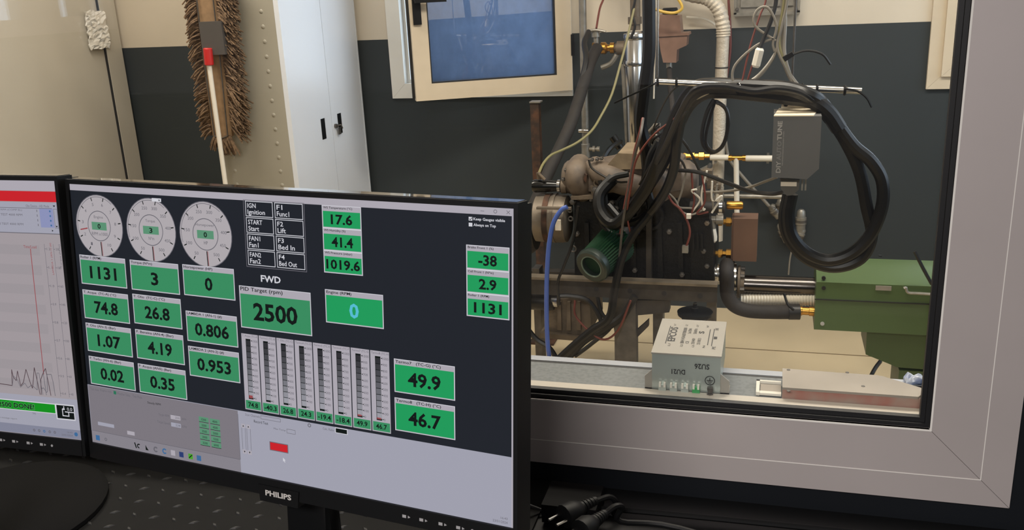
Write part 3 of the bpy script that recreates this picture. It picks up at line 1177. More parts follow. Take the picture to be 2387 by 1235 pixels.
    g.rect(143, 838, 157, 852, emis('screen teal icon', rgb(40, 112, 84)), 2)
    g.text('Steady RPM', 323, 857, 392, 869, E_ink)
    g.text('Target RPM', 376, 899, 432, 911, E_mid)
    g.text('Target Speed', 367, 930, 432, 943, E_mid)
    for v, m in ((896, E_white), (927, E_lilac)):
        g.rect(439, v, 489, v + 18, m, 2)
        g.line((439, v), (489, v), 1.5, E_mid)
        g.text('2500' if v < 900 else '238', 462, v + 5, 486, v + 14, E_mid)
        g.text('RPM' if v < 900 else 'KPH', 497, v + 5, 518, v + 14, E_mid)
    for c, lab in enumerate((('1500', '2000', '2500', '3000', '3500'), ('4000', '4500', '5000', '5500', '6000'))):
        for r, s in enumerate(lab):
            u, v = 583 + 55 * c, 882 + 24 * r
            g.rect(u, v, u + 48, v + 21, E_dgreen, 2)
            g.line((u, v + 21), (u + 48, v + 21), 2, E_ink, 2.5)
            g.text(s, u + 12, v + 6, u + 36, v + 15, E_ink, 3)
    g.rect(200, 1000, 240, 1016, E_white, 2)
    g.rect(40, 985, 130, 1000, E_lilac, 2)
    ic = ((32, E_blue), (248, E_ink), (302, E_ink), (348, E_mid), (394, E_blue), (438, E_white), (481, emis('screen navy', rgb(40, 58, 110))), (528, emis('screen lime', rgb(70, 160, 40))), (570, E_blue))
    for u, m in ic:
        if u in (348, 394):
            g.annulus((u, 1057), 6, 12, m, 2, 20, 0.6, 5.6)
        elif u == 302:
            g.poly([(294, 1046), (294, 1068), (310, 1068), (302, 1059)], m, 2)
        elif u == 248:
            g.line((236, 1045), (244, 1068), 6, m)
            g.annulus((258, 1057), 5, 10, m, 2, 20, 0.8, 5)
        else:
            g.rect(u - 11, 1046, u + 11, 1068, m, 2)
    g.line((520, 1064), (536, 1050), 4, E_ink, 3)
    g.annulus((77, 1057), 4, 7, E_mid, 2, 16)
    # record block
    g.text('Record Test', 851, 856, 917, 867, E_ink)
    g.text('Scan Channels', 812, 836, 880, 845, E_mid)
    g.frame(884, 834, 975, 848, 1.5, E_mid, 2)
    g.text('Max Temp', 942, 873, 996, 882, E_mid)
    g.frame(1001, 869, 1040, 886, 1.5, E_mid, 2)
    for u in (790, 814):
        g.frame(u, 880, u + 18, 1000, 1.5, E_mid, 2)
        g.rect(u, 880, u + 18, 896, E_white, 2.5)
        g.rect(u, 984, u + 18, 1000, E_white, 2.5)
        g.poly([(u + 9, 885), (u + 5, 891), (u + 13, 891)], E_ink, 3)
        g.poly([(u + 9, 996), (u + 5, 989), (u + 13, 989)], E_ink, 3)
    g.rect(919, 931, 1004, 966, E_mid, 2)
    g.rect(922, 934, 1001, 963, E_red, 3)
    g.annulus((1104, 840), 4.5, 7.5, E_mid, 2, 18)
    g.text('Calc. Ratio', 1163, 838, 1211, 847, E_mid)
    g.rect(1216, 830, 1270, 851, E_line, 2)
    g.rect(1219, 833, 1267, 849, E_ink, 3)
    g.poly([(978, 986), (978, 1002), (982, 999), (985, 1005), (988, 1003), (985, 997), (990, 996)], E_line, 3)
    g.text('16:43', 1872, 1047, 1897, 1055, E_mid)
    g.text('23/01/2024', 1842, 1061, 1897, 1070, E_mid)
    return g


def side_ui():
    g = UI()
    g.rect(0, 0, 1920, 1080, E_lilac, 0)
    g.rect(0, 0, 1914, 1080, E_bg2, 0.5)
    g.rect(0, 0, 1916, 41, E_white, 1)
    g.rect(0, 43, 1920, 85, E_red, 1.5)
    g.rect(0, 88, 1916, 212, E_lilac, 1)
    g.line((0, 111), (1888, 111), 2, E_mid)
    g.text('Obs Device - HD Mode', 1762, 97, 1876, 107, E_mid)
    g.poly([(1894, 98), (1906, 98), (1900, 105)], E_ink, 3)
    g.rect(1826, 112, 1892, 188, E_lblue, 2)
    for k, s in enumerate(('TEST 2500 RPM (COMP EL)', 'corrected TEST 4000 RPM', '', 'corrected TEST 4000 RPM')):
        v = 116 + 19 * k
        if s:
            g.text(s, 1560, v, 1740, v + 9, E_mid)
        g.text('1', 1812, v + 1, 1815, v + 10, E_mid)
        g.disc((1877, v + 6), 4, E_blue, 3, 10)
    g.frame(1895, 112, 1912, 190, 1.5, E_mid, 2)
    g.poly([(1898, 180), (1908, 180), (1903, 187)], E_ink, 3)
    g.poly([(1878, 196), (1878, 204), (1885, 200)], E_ink, 3)
    g.line((0, 213), (1919, 213), 3, E_mid)
    for k in range(8):
        g.rect(0, 262 + 82 * k, 1806, 262 + 82 * k + 41, emis('screen chart band', rgb(153, 146, 150)), 0.8)
    g.text('Time/Load', 1728, 263, 1792, 275, E_redl)
    g.line((1761, 277), (1758, 806), 3.5, E_redl, 2)
    for u in (1832, 1876):
        g.line((u, 255), (u, 897), 1.5, E_mid)
        for k in range(9):
            v = 275 + 76 * k
            g.line((u, v), (u + 7, v), 2, E_mid)
            s = (('%.1f' % (1.2 - 0.1 * k)) if u == 1832 else str(200 - 20 * k))
            g.text(s, u + 10, v - 5, u + 10 + 6 * len(s), v + 5, E_mid)
    g.vtext('LAMBDA 1 (AN-1) (#)', 1858, 250, 1868, 380, E_redl)
    g.vtext('Torque (N*m)', 1900, 255, 1911, 350, E_mid)
    tr1 = [(1300, 868), (1513, 864), (1588, 868), (1594, 797), (1598, 830), (1612, 845), (1624, 801), (1632, 866), (1648, 850), (1669, 791), (1684, 850), (1692, 872), (1700, 840), (1713, 780), (1721, 840), (1728, 897)]
    tr2 = [(1588, 868), (1600, 825), (1618, 840), (1630, 872), (1655, 852), (1668, 872), (1690, 858), (1716, 878), (1724, 803), (1734, 803), (1742, 897)]
    tr3 = [(1734, 897), (1740, 830), (1756, 800), (1770, 780), (1776, 830), (1783, 897)]
    tr4 = [(1738, 870), (1750, 866), (1762, 885), (1768, 880), (1774, 806), (1796, 804), (1802, 840), (1805, 897)]
    tr5 = [(1756, 800), (1760, 897)]
    for tr, w in ((tr1, 3.2), (tr2, 2.4), (tr3, 3.2), (tr4, 2.6), (tr5, 2.6)):
        for a, b in zip(tr[:-1], tr[1:]):
            g.line(a, b, w, E_mid if w < 3 else emis('screen trace', rgb(78, 60, 66)), 2.5)
    g.rect(0, 905, 1914, 1038, E_lilac, 1.2)
    g.rect(0, 931, 1800, 976, E_line, 2)
    g.rect(0, 935, 1797, 973, E_fgreen, 3)
    g.text('2500 DONE!', 1502, 944, 1690, 966, E_ink, 4, 0.02, emis('screen flag halo', rgb(70, 160, 80)))
    g.rect(1800, 930, 1895, 998, E_line, 2)
    g.rect(1805, 935, 1891, 993, E_ink, 3)
    g.line((1842, 938), (1842, 950), 4, E_line, 4)
    g.line((1834, 950), (1846, 950), 4, E_line, 4)
    g.frame(1832, 950, 1866, 982, 4, E_line, 4)
    g.rect(1846, 944, 1892, 962, E_ink, 5)
    g.line((1846, 962), (1891, 962), 4, E_line, 6)
    g.text('0.0', 1858, 942, 1884, 956, E_line, 6)
    g.text('TIME', 1676, 980, 1694, 987, E_mid)
    g.text('No message report', 1490, 1012, 1592, 1021, E_mid)
    g.rect(0, 1038, 1914, 1078, E_task, 2)
    for u in (1676, 1702, 1728, 1756, 1782):
        g.annulus((u, 1058), 3, 6, E_blue if u == 1728 else E_mid, 3, 12)
    g.text('16:43', 1846, 1048, 1872, 1055, E_mid)
    g.text('23/01/2024', 1816, 1061, 1872, 1069, E_mid)
    g.disc((1890, 1057), 9, E_blue, 3, 16)
    return g


def monitor(label, ctr, yaw, tilt, ui, base):
    root = thing('monitor', label, 'monitor', ctr, 'flat monitors on the desk')
    root.rotation_euler = (-tilt, 0, yaw)
    hx, hz = SW / 2, SH / 2
    bs, bt, bc = 0.0042, 0.0050, 0.0185
    # bezel as a ring around the screen, chin below
    bm = B()
    box(bm, -hx - bs, -hx, -0.0022, 0.020, -hz - bc, hz + bt)
    box(bm, hx, hx + bs, -0.0022, 0.020, -hz - bc, hz + bt)
    box(bm, -hx, hx, -0.0022, 0.020, hz, hz + bt)
    finish('bezel', bm, M_black, root, 0.0018, 2, local=True)
    bm = B()
    box(bm, -hx - bs + 0.002, hx + bs - 0.002, 0.0005, 0.0195, hz + bt, hz + bt + 0.0007)
    finish('top_edge', bm, mat('gloss piano black', rgb(40, 40, 42), 0.12, coat=1.0), root, local=True, smooth=0)
    bm = B()
    box(bm, -hx, hx, -0.0030, 0.020, -hz - bc, -hz)
    chin = finish('chin', bm, M_black, root, 0.0015, 2, local=True)
    bm = B()
    prism(bm, [Vector((-0.026, -0.0044, -hz - 0.007)), Vector((0.026, -0.0044, -hz - 0.007)), Vector((0.024, -0.0044, -hz - bc - 0.0065)), Vector((-0.024, -0.0044, -hz - bc - 0.0065))], (0, 0.012, 0))
    tab = finish('badge', bm, M_blackgloss, root, 0.0012, 2, local=True)
    bm = B()
    put_text(bm, 'PHILIPS', (-0.0165, -0.0047, -hz - 0.0178), (1, 0, 0), (0, 0, 1), 0.033, 0.0062, 0, 0.035)
    finish('badge_lettering', bm, M_wprint, tab, smooth=0, local=True)
    # key symbols on the chin
    for i, u in enumerate((0.148, 0.167, 0.188, 0.207, 0.224)):
        bm = B()
        z = -hz - 0.0095
        if i < 4:
            box(bm, u, u + 0.0042, -0.0034, -0.0028, z - 0.0014, z + 0.0016)
            q = [Vector((u + 0.0062, -0.0034, z - 0.0012)), Vector((u + 0.0088, -0.0034, z)), Vector((u + 0.0062, -0.0034, z + 0.0014))]
            prism(bm, q, (0, 0.0006, 0))
        else:
            lathe(bm, (u, -0.0028, z), (0, -1, 0), [(0, 0.0015), (0.0006, 0.0015)], 10)
        finish('key_symbol', bm, mat('grey key symbol', rgb(140, 140, 142), 0.5), chin, smooth=0, local=True)
    bm = B()
    box(bm, -hx, hx, 0.0, 0.004, -hz, hz)
    scr = finish('screen', bm, E_dark, root, smooth=0, local=True)
    g = ui()
    me = bpy.data.meshes.new('screen_picture')
    g.bm.to_mesh(me)
    g.bm.free()
    for m in g.mats:
        me.materials.append(m)
    o = bpy.data.objects.new('screen_picture', me)
    COL.objects.link(o)
    o.parent = scr
    # back shell
    bm = B()
    box(bm, -hx - 0.004, hx + 0.004, 0.0195, 0.030, -hz - 0.014, hz + 0.002)
    box(bm, -hx * 0.62, hx * 0.62, 0.029, 0.052, -hz * 0.75, hz * 0.6)
    finish('back_shell', bm, M_black, root, 0.004, 2, local=True)
    # stand: neck and base, upright in the room
    c, s = math.cos(yaw), math.sin(yaw)
    Mst = Matrix.Translation((base[0], base[1], 0)) @ Matrix.Rotation(yaw, 4, 'Z')
    bm = B()
    mxw = Matrix.Translation(Vector(ctr)) @ Matrix.Rotation(yaw, 4, 'Z') @ Matrix.Rotation(-tilt, 4, 'X')
    box(bm, -0.026, 0.026, 0.040, 0.068, -hz * 0.9 - 0.1, -hz * 0.1, mxw)
    lo = mxw @ Vector((0, 0.054, -hz - 0.04))
    box(bm, -0.026, 0.026, -0.012, 0.012, ZT + 0.012, lo.z + 0.02, Matrix.Translation((lo.x, lo.y, 0)) @ Matrix.Rotation(yaw, 4, 'Z'))
    finish('stand_neck', bm, M_blackgloss, root, 0.004)
    bm = B()
    lathe(bm, (base[0], base[1], ZT + 0.0018), (0, 0, 1), [(0, base[2]), (0.006, base[2]), (0.012, base[2] - 0.012), (0.015, 0.03), (0.015, 0)], 40)
    finish('stand_base', bm, mat('matt black adapter shell', rgb(10, 10, 11), 0.75, spec=0.1), root)
    return root


CAMV = CAM
mA = CAM + Vector((-0.4779, 0.7558, -0.3317))
monitor('monitor showing green dyno gauges and three dials on black', mA, -0.1338, 0.118, main_ui, (mA.x + 0.02, mA.y + 0.09, 0.105))
yaw2 = -0.004
ez2 = Matrix.Rotation(yaw2, 4, 'Z') @ Matrix.Rotation(-0.118, 4, 'X')
br = Vector((-0.7515, 0.768, 1.144))
mB = br - (ez2 @ Vector((SW / 2, 0, -SH / 2)))
monitor('monitor showing a traced chart and the 2500 DONE flag', mB, yaw2, 0.118, side_ui, (mB.x - 0.07, mB.y + 0.15, 0.145))

# ------------------------------------------------------------------ bits on the desk
def plug(label, a, b, r, tail):
    t = thing('power_plug', label, 'plug', (a.x, a.y, ZT), 'power plugs on the desk')
    ax = (b - a)
    L = ax.length
    bm = B()
    lathe(bm, a, ax, [(0, r * 0.7), (L * 0.04, r), (L * 0.30, r), (L * 0.42, r * 0.82), (L * 0.52, r * 0.62)], 14)
    finish('plug_body', bm, M_black, t)
    bm = B()
    pr = []
    for k in range(5):
        t0 = L * (0.52 + 0.09 * k)
        pr += [(t0, r * 0.58 - 0.0006 * k), (t0 + L * 0.055, r * 0.58 - 0.0006 * k), (t0 + L * 0.058, r * 0.40), (t0 + L * 0.088, r * 0.40)]
    lathe(bm, a, ax, pr, 12)
    finish('strain_relief', bm, M_black, t)
    au, uu, vv = frame_of(ax)
    for s in (-1, 1):
        bm = B()
        p0 = a + uu * s * 0.0085
        cyl(bm, p0, p0 - au * 0.018, 0.0022, 8)
        finish('pin', bm, M_steel, t)
    bm = B()
    tube(bm, [a + ax * 0.95] + tail, 0.0042, 8, 5)
    finish('cord', bm, M_black, t)
    return t


a1 = P(1312, 1206, 1.05)
b1 = P(1392, 1166, 1.10)
plug('upper black power plug lying on a black adapter', a1, b1, 0.017, [P(1420, 1158, 1.11), P(1436, 1172, 1.115), P(1430, 1200, 1.12), Vector((P(1440, 1225, 1.12).x, 1.12, ZT + 0.006)), Vector((0.15, 1.13, ZT + 0.005))])
a2 = P(1352, 1240, 1.0)
b2 = P(1412, 1196, 1.05)
plug('lower black power plug with ribbed strain relief at the picture edge', a2, b2, 0.016, [P(1434, 1180, 1.06), P(1450, 1183, 1.07), P(1446, 1215, 1.075), Vector((-0.10, 1.09, ZT + 0.006)), Vector((0.10, 1.02, ZT + 0.005))])
ad = thing('power_adapter', 'black rounded power adapter behind the two plugs', 'adapter', (P(1320, 1200, 1.1).x, 1.09, ZT))
bm = B()
c = P(1320, 1195, 1.09)
box(bm, c.x - 0.032, c.x + 0.045, 1.075, 1.14, ZT + 0.001, P(1320, 1168, 1.09).z)
finish('adapter_body', bm, mat('matt black adapter shell', rgb(10, 10, 11), 0.75, spec=0.1), ad, 0.02, 5)
bm = B()
tube(bm, [P(1288, 1196, 1.1), P(1262, 1188, 1.1), P(1225, 1174, 1.09), P(1190, 1160, 1.08), Vector((-0.55, 1.1, ZT + 0.006))], 0.0022, 6, 4)
finish('adapter_cord', bm, mat('dark grey cord', rgb(70, 70, 72), 0.4), ad)
# red folder whose corner shows at the lower left, pale cup rim at the lower edge
rf = PZ(34, 1228, ZT + 0.01)
rd = thing('folder', 'red folder lying on the desk at the lower corner', 'folder', (rf.x, rf.y, ZT))
bm = B()
box(bm, rf.x - 0.2, rf.x + 0.005, rf.y - 0.21, rf.y, ZT + 0.002, ZT + 0.0045, None)
box(bm, rf.x - 0.2, rf.x + 0.005, rf.y - 0.21, rf.y, ZT + 0.0095, ZT + 0.012, None)
box(bm, rf.x - 0.24, rf.x - 0.2, rf.y - 0.21, rf.y, ZT + 0.002, ZT + 0.012, None)
finish('cover', bm, M_red, rd, 0.0006)
bm = B()
box(bm, rf.x - 0.278, rf.x, rf.y - 0.206, rf.y - 0.004, ZT + 0.0045, ZT + 0.0095)
finish('pages', bm, M_label, rd)
cp_ = PZ(1626, 1232, ZT + 0.045)
cup = thing('cable_reel', 'pale round object peeking in at the lower picture edge', 'reel', (cp_.x, cp_.y - 0.02, ZT))
bm = B()
lathe(bm, (cp_.x, cp_.y - 0.02, ZT + 0.001), (0, 0, 1), [(0, 0.026), (0.004, 0.028), (0.030, 0.026), (0.040, 0.022), (0.044, 0.012), (0.044, 0.007), (0.03, 0.006)], 28)
finish('shell', bm, M_white, cup)

# ------------------------------------------------------------------ things on the inner sill
ZS = 1.0346
ft = thing('line_filter', 'zinc box mains filter with EPCOS lid print on the sill', 'filter', (-0.108, 1.31, ZS))
fx0, fx1, fy0, fy1, fz1 = -0.1585, -0.0590, 1.250, 1.392, 1.0955
bm = B()
box(bm, fx0, fx1, fy0, fy1, ZS + 0.002, fz1 - 0.002)
fb = finish('case', bm, M_filter, ft, 0.0012)
bm = B()
box(bm, fx0 - 0.0012, fx1 + 0.0012, fy0 - 0.0012, fy1 + 0.001, fz1 - 0.0022, fz1)
lid = finish('lid', bm, M_filtertop, ft, 0.0008)
for s, xa, xb in ((-1, fx0 - 0.011, fx0 + 0.006), (1, fx1 - 0.006, fx1 + 0.013)):
    bm = B()
    e = xa if s < 0 else xb
    i = fx0 if s < 0 else fx1
    prism(bm, [Vector((i, fy0 + 0.002, ZS + 0.0005)), Vector((e, fy0 + 0.002, ZS + 0.0005)), Vector((e, fy0 + 0.002, ZS + 0.021)), Vector((i, fy0 + 0.002, ZS + 0.032))], (0, 0.0022, 0))
    box(bm, min(i, e), max(i, e), fy0 + 0.002, fy0 + 0.03, ZS + 0.0005, ZS + 0.0025)
    finish('mounting_ear', bm, M_filtertop, ft, 0.0004)
FW, FD = fx1 - fx0, fy1 - fy0
X, Yv, Z = Vector((1, 0, 0)), Vector((0, 1, 0)), Vector((0, 0, 1))


def lidpt(a, b):
    """a across, b from the front edge, 0..1"""
    return Vector((fx0 + FW * a, fy0 + FD * b, fz1 + 0.0003))


bm = B()
put_text(bm, 'EPCOS', lidpt(0.285, 0.33), Yv, -X, FD * 0.42, FW * 0.115, 0, 0.02)
put_text(bm, 'B84143A0070R000', lidpt(0.425, 0.29), Yv, -X, FD * 0.46, FW * 0.055, 0)
for a, b, s, w in ((0.50, 0.29, 'CE', .07), (0.50, 0.58, '3x70A', .16), (0.585, 0.28, '250/440V', .17), (0.585, 0.58, '50/60Hz', .16), (0.67, 0.28, '25/100/21', .18)):
    put_text(bm, s, lidpt(a, b), Yv, -X, FD * w, FW * 0.05, 0)
put_text(bm, 'S', lidpt(0.70, 0.60), Yv, -X, FD * .07, FW * 0.085, 0, 0.03)
for a, b in ((0.235, 0.82), (0.42, 0.82), (0.59, 0.82), (0.75, 0.82)):
    for k, bb in enumerate((0.20, 0.80)):
        put_text(bm, ('L1', 'L2', 'L3', 'N')[int((a - .2) / .17)] + ("'" if k else ''), lidpt(a, bb), Yv, -X, FD * 0.055, FW * 0.035, 0)
for a, b0, b1 in ((0.15, 0.26, 0.78), (0.775, 0.28, 0.74), (0.835, 0.26, 0.76)):
    box(bm, fx0 + FW * a, fx0 + FW * (a + 0.012), fy0 + FD * b0, fy0 + FD * b1, fz1, fz1 + 0.0003)
for b0, s in ((0.18, 'PE'), (0.46, 'I'), (0.72, 'LINE')):
    put_text(bm, s, lidpt(0.905, b0), Yv, -X, FD * 0.07, FW * 0.05, 0)
finish('lid_print', bm, M_print, lid, smooth=0)
bm = B()
pf = lambda a, b: Vector((fx0 + FW * a, fy0 - 0.0015, ZS + (fz1 - ZS) * b))
put_text(bm, 'SU26', pf(0.84, 0.78), -X, -Z, FW * 0.215, (fz1 - ZS) * 0.14, 0, 0.02)
put_text(bm, 'DU21', pf(0.49, 0.60), -X, -Z, FW * 0.20, (fz1 - ZS) * 0.13, 0, 0.02)
c = pf(0.85, 0.36)
for k in range(24):
    a0, a1 = 2 * PI * k / 24, 2 * PI * (k + 1) / 24
    q = [c + X * r * math.cos(a) + Z * r * math.sin(a) for r, a in ((0.0062, a0), (0.0074, a0), (0.0074, a1), (0.0062, a1))]
    bm.faces.new([bm.verts.new(v) for v in q])
for (u0, u1, v0, v1) in ((-.0006, .0006, 0, .0042), (-.0045, .0045, -.0006, .0006), (-.0032, .0032, -.0028, -.0018), (-.0018, .0018, -.0048, -.0039)):
    bm.faces.new([bm.verts.new(c + X * u + Z * v) for u, v in ((u0, v0), (u1, v0), (u1, v1), (u0, v1))])
finish('front_print', bm, M_print, fb, smooth=0)
for k, a in enumerate((0.16, 0.325, 0.49, 0.655)):
    bm = B()
    cpt = pf(a, 0.10)
    box(bm, cpt.x - 0.0055, cpt.x + 0.0055, cpt.y - 0.006, cpt.y + 0.001, ZS + 0.002, ZS + 0.012)
    tm = finish('terminal', bm, M_gterm if k == 3 else M_filter, ft, 0.001)
    for s in (-1, 1):
        bm = B()
        box(bm, cpt.x + s * 0.0034 - 0.0015, cpt.x + s * 0.0034 + 0.0015, cpt.y - 0.0066, cpt.y - 0.0005, ZS + 0.009, ZS + 0.0155)
        finish('terminal_tab', bm, M_white, tm, 0.0004)
bm = B()
cpt = pf(0.86, 0.0)
for z0, r in ((0.001, 0.0052), (0.006, 0.004), (0.010, 0.0048)):
    lathe(bm, (cpt.x, cpt.y - 0.006, ZS + z0), (0, 0, 1), [(0, r), (0.004, r)], 6)
finish('earth_stud', bm, M_dullsteel, ft)

pl = thing('metal_plate', 'long scuffed aluminium plate with red painted edge on the sill', 'plate', (0.12, 1.29, ZS))
zp = ZS + 0.020
q = [PZ(1824, 917, zp), PZ(2150, 952, zp), PZ(2162, 908, zp), PZ(2056, 876, zp), PZ(1824, 858, zp)]
bm = B()
prism(bm, [Vector((v.x, max(v.y, 1.2475), zp - 0.0035)) for v in q], (0, 0, 0.0035))
pt_ = finish('plate', bm, M_plate, pl, 0.0006)
bm = B()
box(bm, q[0].x, 0.214, 1.2480, 1.2520, ZS, zp - 0.0036)
finish('front_flange', bm, M_plateside, pl, 0.0004)
bm = B()
box(bm, q[0].x + 0.001, q[3].x - 0.004, 1.318, 1.322, ZS, zp - 0.0036)
finish('rear_flange', bm, M_plate, pl, 0.0004)
for (x, y) in ((1838, 862), (1838, 911), (2012, 900), (1975, 868)):
    v = PZ(x, y, zp)
    bm = B()
    lathe(bm, (v.x, v.y, zp), (0, 0, 1), [(0, 0.0028), (0.0006, 0.0024), (0.0006, 0)], 10)
    finish('rivet', bm, M_dullsteel, pl)
cl = thing('rail_clip', 'white metal rail clip beside the scuffed plate', 'clip', (0.0, 1.28, ZS))
bm = B()
cx0 = PZ(1762, 915, ZS).x
cx1 = q[0].x - 0.001
box(bm, cx0, cx0 + 0.005, 1.256, 1.300, ZS + 0.0005, ZS + 0.006)
box(bm, cx0, cx1, 1.296, 1.300, ZS + 0.0005, ZS + 0.006)
box(bm, cx0 + 0.005, cx1, 1.258, 1.266, ZS + 0.0005, ZS + 0.004)
finish('clip_frame', bm, M_white, cl, 0.0005)
bm = B()
box(bm, cx0 + 0.006, cx1, 1.267, 1.295, ZS + 0.0005, ZS + 0.0025)
finish('clip_base', bm, M_plate, cl)

# ------------------------------------------------------------------ test cell: engine on its stand
YE = 3.22            # front of the engine
en = thing('engine', 'dusty four-cylinder engine with turbo on a steel test stand', 'engine', (P(1440, 800, YE).x, YE + 0.2, 0))


def lx(name, m, px0, px1, py, r_px, Y, prof=None, n=24, parent=None, label=None):
    """turned part with its axis along the room's X; profile in fractions (t 0..1, r 0..1)"""
    c0, c1 = P(px0, py, Y), P(px1, py, Y)
    L = c1.x - c0.x
    R = r_px * S(Y)
    prof = prof or [(0, .9), (.03, 1), (.97, 1), (1, .9)]
    bm = B()
    lathe(bm, (c0.x, Y, c0.z), (1, 0, 0), [(t * L, r * R) for t, r in prof], n)
    return finish(name, bm, m, parent or en, label=label)


def pb(name, m, x0, y0, x1, y1, Y, d, parent=None, bev=0.004, label=None):
    bm = B()
    pbox(bm, x0, y0, x1, y1, Y, d)
    return finish(name, bm, m, parent or en, bev, label=label)


def pp(name, m, pts, Y, d, parent=None, bev=0.005, label=None):
    bm = B()
    pprism(bm, pts, Y, d)
    return finish(name, bm, m, parent or en, bev, label=label)


def bolt(px, py, Y, r=0.008, parent=None, m=None, name='bolt'):
    bm = B()
    lathe(bm, P(px, py, Y), (0, -1, 0), [(-0.006, r * 1.25), (0.002, r * 1.25), (0.002, r), (0.011, r), (0.012, r * .8), (0.012, 0)], 6)
    return finish(name, bm, m or M_dullsteel, parent or en)


# block, head, timing cover, sump
blk = pp('block', M_block, [(1338, 470), (1600, 462), (1652, 500), (1660, 668), (1340, 655)], YE, 0.36, bev=0.012)
for x in (1362, 1412, 1470, 1532, 1580):
    pp('block_rib', M_block, [(x, 520), (x + 10, 520), (x + 14, 655), (x + 2, 655)], YE - 0.022, 0.03, blk, 0.003)
hd = pp('cylinder_head', M_block, [(1345, 420), (1610, 410), (1632, 500), (1345, 500)], YE + 0.06, 0.28, bev=0.012)
tc_ = pp('timing_cover', M_block, [(1608, 470), (1652, 496), (1662, 560), (1664, 660), (1612, 660)], YE - 0.03, 0.32, bev=0.008)
for x in (1614, 1624, 1634):
    pp('cover_rib', M_block, [(x, 545), (x + 4, 545), (x + 5, 585), (x + 1, 585)], YE - 0.045, 0.02, tc_, 0.002)
lx('bell_housing', M_block, 1480, 1612, 600, 62, YE + 0.12, [(0, .8), (.05, .95), (.85, 1), (1, .92)], 28)
for (x, y, r) in ((1465, 480, 30), (1512, 505, 34)):
    bm = B()
    lathe(bm, P(x, y, YE - 0.03), (0, -1, 0), [(-0.03, r * S(YE)), (0.0, r * S(YE)), (0.0, r * S(YE) * .82), (-0.012, r * S(YE) * .8), (-0.012, r * .3 * S(YE)), (0.008, r * .28 * S(YE)), (0.008, 0)], 24)
    pul = finish('pulley', bm, M_block, en)
for (x, y) in ((1437, 485), (1426, 472), (1521, 492), (1560, 540), (1345, 545), (1352, 600), (1590, 640), (1640, 585), (1648, 620), (1480, 630)):
    bolt(x, y, YE - 0.03)

# intake plenum: left lobe, raised centre cover, right lobe, runners curling down the front
Y2 = YE - 0.02
lx('plenum_end', M_plenum, 1313, 1420, 412, 41, Y2 + 0.08, [(0, .55), (.04, .78), (.1, .92), (.22, 1), (.6, .98), (1, .88)], 28)
lx('plenum_end', M_plenum, 1526, 1627, 425, 54, Y2 + 0.1, [(0, .85), (.25, .96), (.55, 1), (.8, .93), (.93, .75), (1, .45)], 28)
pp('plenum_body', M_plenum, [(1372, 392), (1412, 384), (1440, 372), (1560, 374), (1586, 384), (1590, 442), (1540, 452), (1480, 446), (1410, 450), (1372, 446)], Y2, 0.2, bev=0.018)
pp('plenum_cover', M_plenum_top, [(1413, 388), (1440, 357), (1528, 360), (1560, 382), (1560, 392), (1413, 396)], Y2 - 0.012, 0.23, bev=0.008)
for pts, rr in (([(1352, 384, Y2 + 0.1), (1344, 398, Y2 + 0.02), (1346, 424, Y2 + 0.005), (1362, 448, Y2 + 0.05)], 0.042),
                ([(1384, 392, Y2 + 0.06), (1412, 408, Y2 + 0.005), (1450, 424, Y2 + 0.0), (1492, 432, Y2 + 0.02)], 0.046),
                ([(1540, 392, Y2 + 0.06), (1536, 420, Y2 - 0.005), (1540, 452, Y2 + 0.03)], 0.040)):
    bm = B()
    tube(bm, PTY(pts), rr, 18, 6)
    finish('intake_runner', bm, M_plenum, en)
for x in (1396, 1556):
    lx('runner_seam', M_block, x, x + 3, 416, 41 if x < 1500 else 54, Y2 + 0.07, None, 28)
pp('runner_crack', M_rust, [(1362, 404), (1368, 408), (1366, 426), (1360, 418)], Y2 - 0.028, 0.012, bev=0.001)
for (x, y) in ((1319, 396), (1313, 418), (1380, 372), (1392, 371), (1402, 369)):
    bolt(x, y, Y2 + 0.0, 0.006)

# throttle pipe with clamp and sensor
lx('throttle_pipe', M_blackgloss, 1240, 1303, 433, 16, Y2 + 0.05, [(0, .4), (.04, .85), (.14, 1), (.5, .92), (1, .72)], 20)
lx('hose_clamp', M_steel, 1300, 1307, 433, 15, Y2 + 0.05)
lx('throttle_flange', M_cast, 1309, 1322, 434, 17, Y2 + 0.05)
bm = B()
cyl(bm, P(1257, 418, Y2 + 0.04), P(1255, 402, Y2 + 0.04), 0.008, 10)
cyl(bm, P(1255, 404, Y2 + 0.03), P(1270, 419, Y2 + 0.03), 0.006, 8)
finish('pressure_sensor', bm, M_cast, en)

# turbo / exhaust can on the left with its rusty strap
can = lx('turbo_housing', M_turbo, 1250, 1328, 508, 57, YE + 0.03, [(0, .86), (.04, .98), (.3, 1), (.8, 1), (.94, .97), (1, .8)], 32)
lx('rusty_band', M_rust, 1274, 1287, 508, 59, YE + 0.03, n=32, label='rusty orange strap', parent=can)
lx('can_bead', M_turbo, 1293, 1299, 508, 59, YE + 0.03, n=32, parent=can)
lx('turbo_scroll', M_dullsteel, 1226, 1252, 532, 60, YE + 0.06, [(0, .6), (.2, .95), (.6, 1), (1, .85)], 28)
pb('rating_plate', M_label, 1294, 513, 1307, 537, YE - 0.085, 0.008, can, 0.001)
pb('can_rim', M_turbo, 1250, 484, 1330, 489, YE - 0.078, 0.02, can, 0.002)
pp('support_bracket', M_cast, [(1330, 458), (1380, 456), (1396, 450), (1397, 459), (1382, 464), (1332, 466)], YE - 0.05, 0.05, bev=0.002)
pp('lifting_eye_plate', M_cast, [(1376, 434), (1398, 434), (1398, 456), (1380, 462)], YE - 0.045, 0.012, bev=0.002)
bm = B()
ring(bm, P(1393, 427, YE - 0.04), (0, 1, 0), 0.013, 0.003, 18, 6)
finish('lifting_eye', bm, M_cast, en)
bolt(1388, 443, YE - 0.046, 0.012)
bolt(1335, 470, YE - 0.02, 0.010)
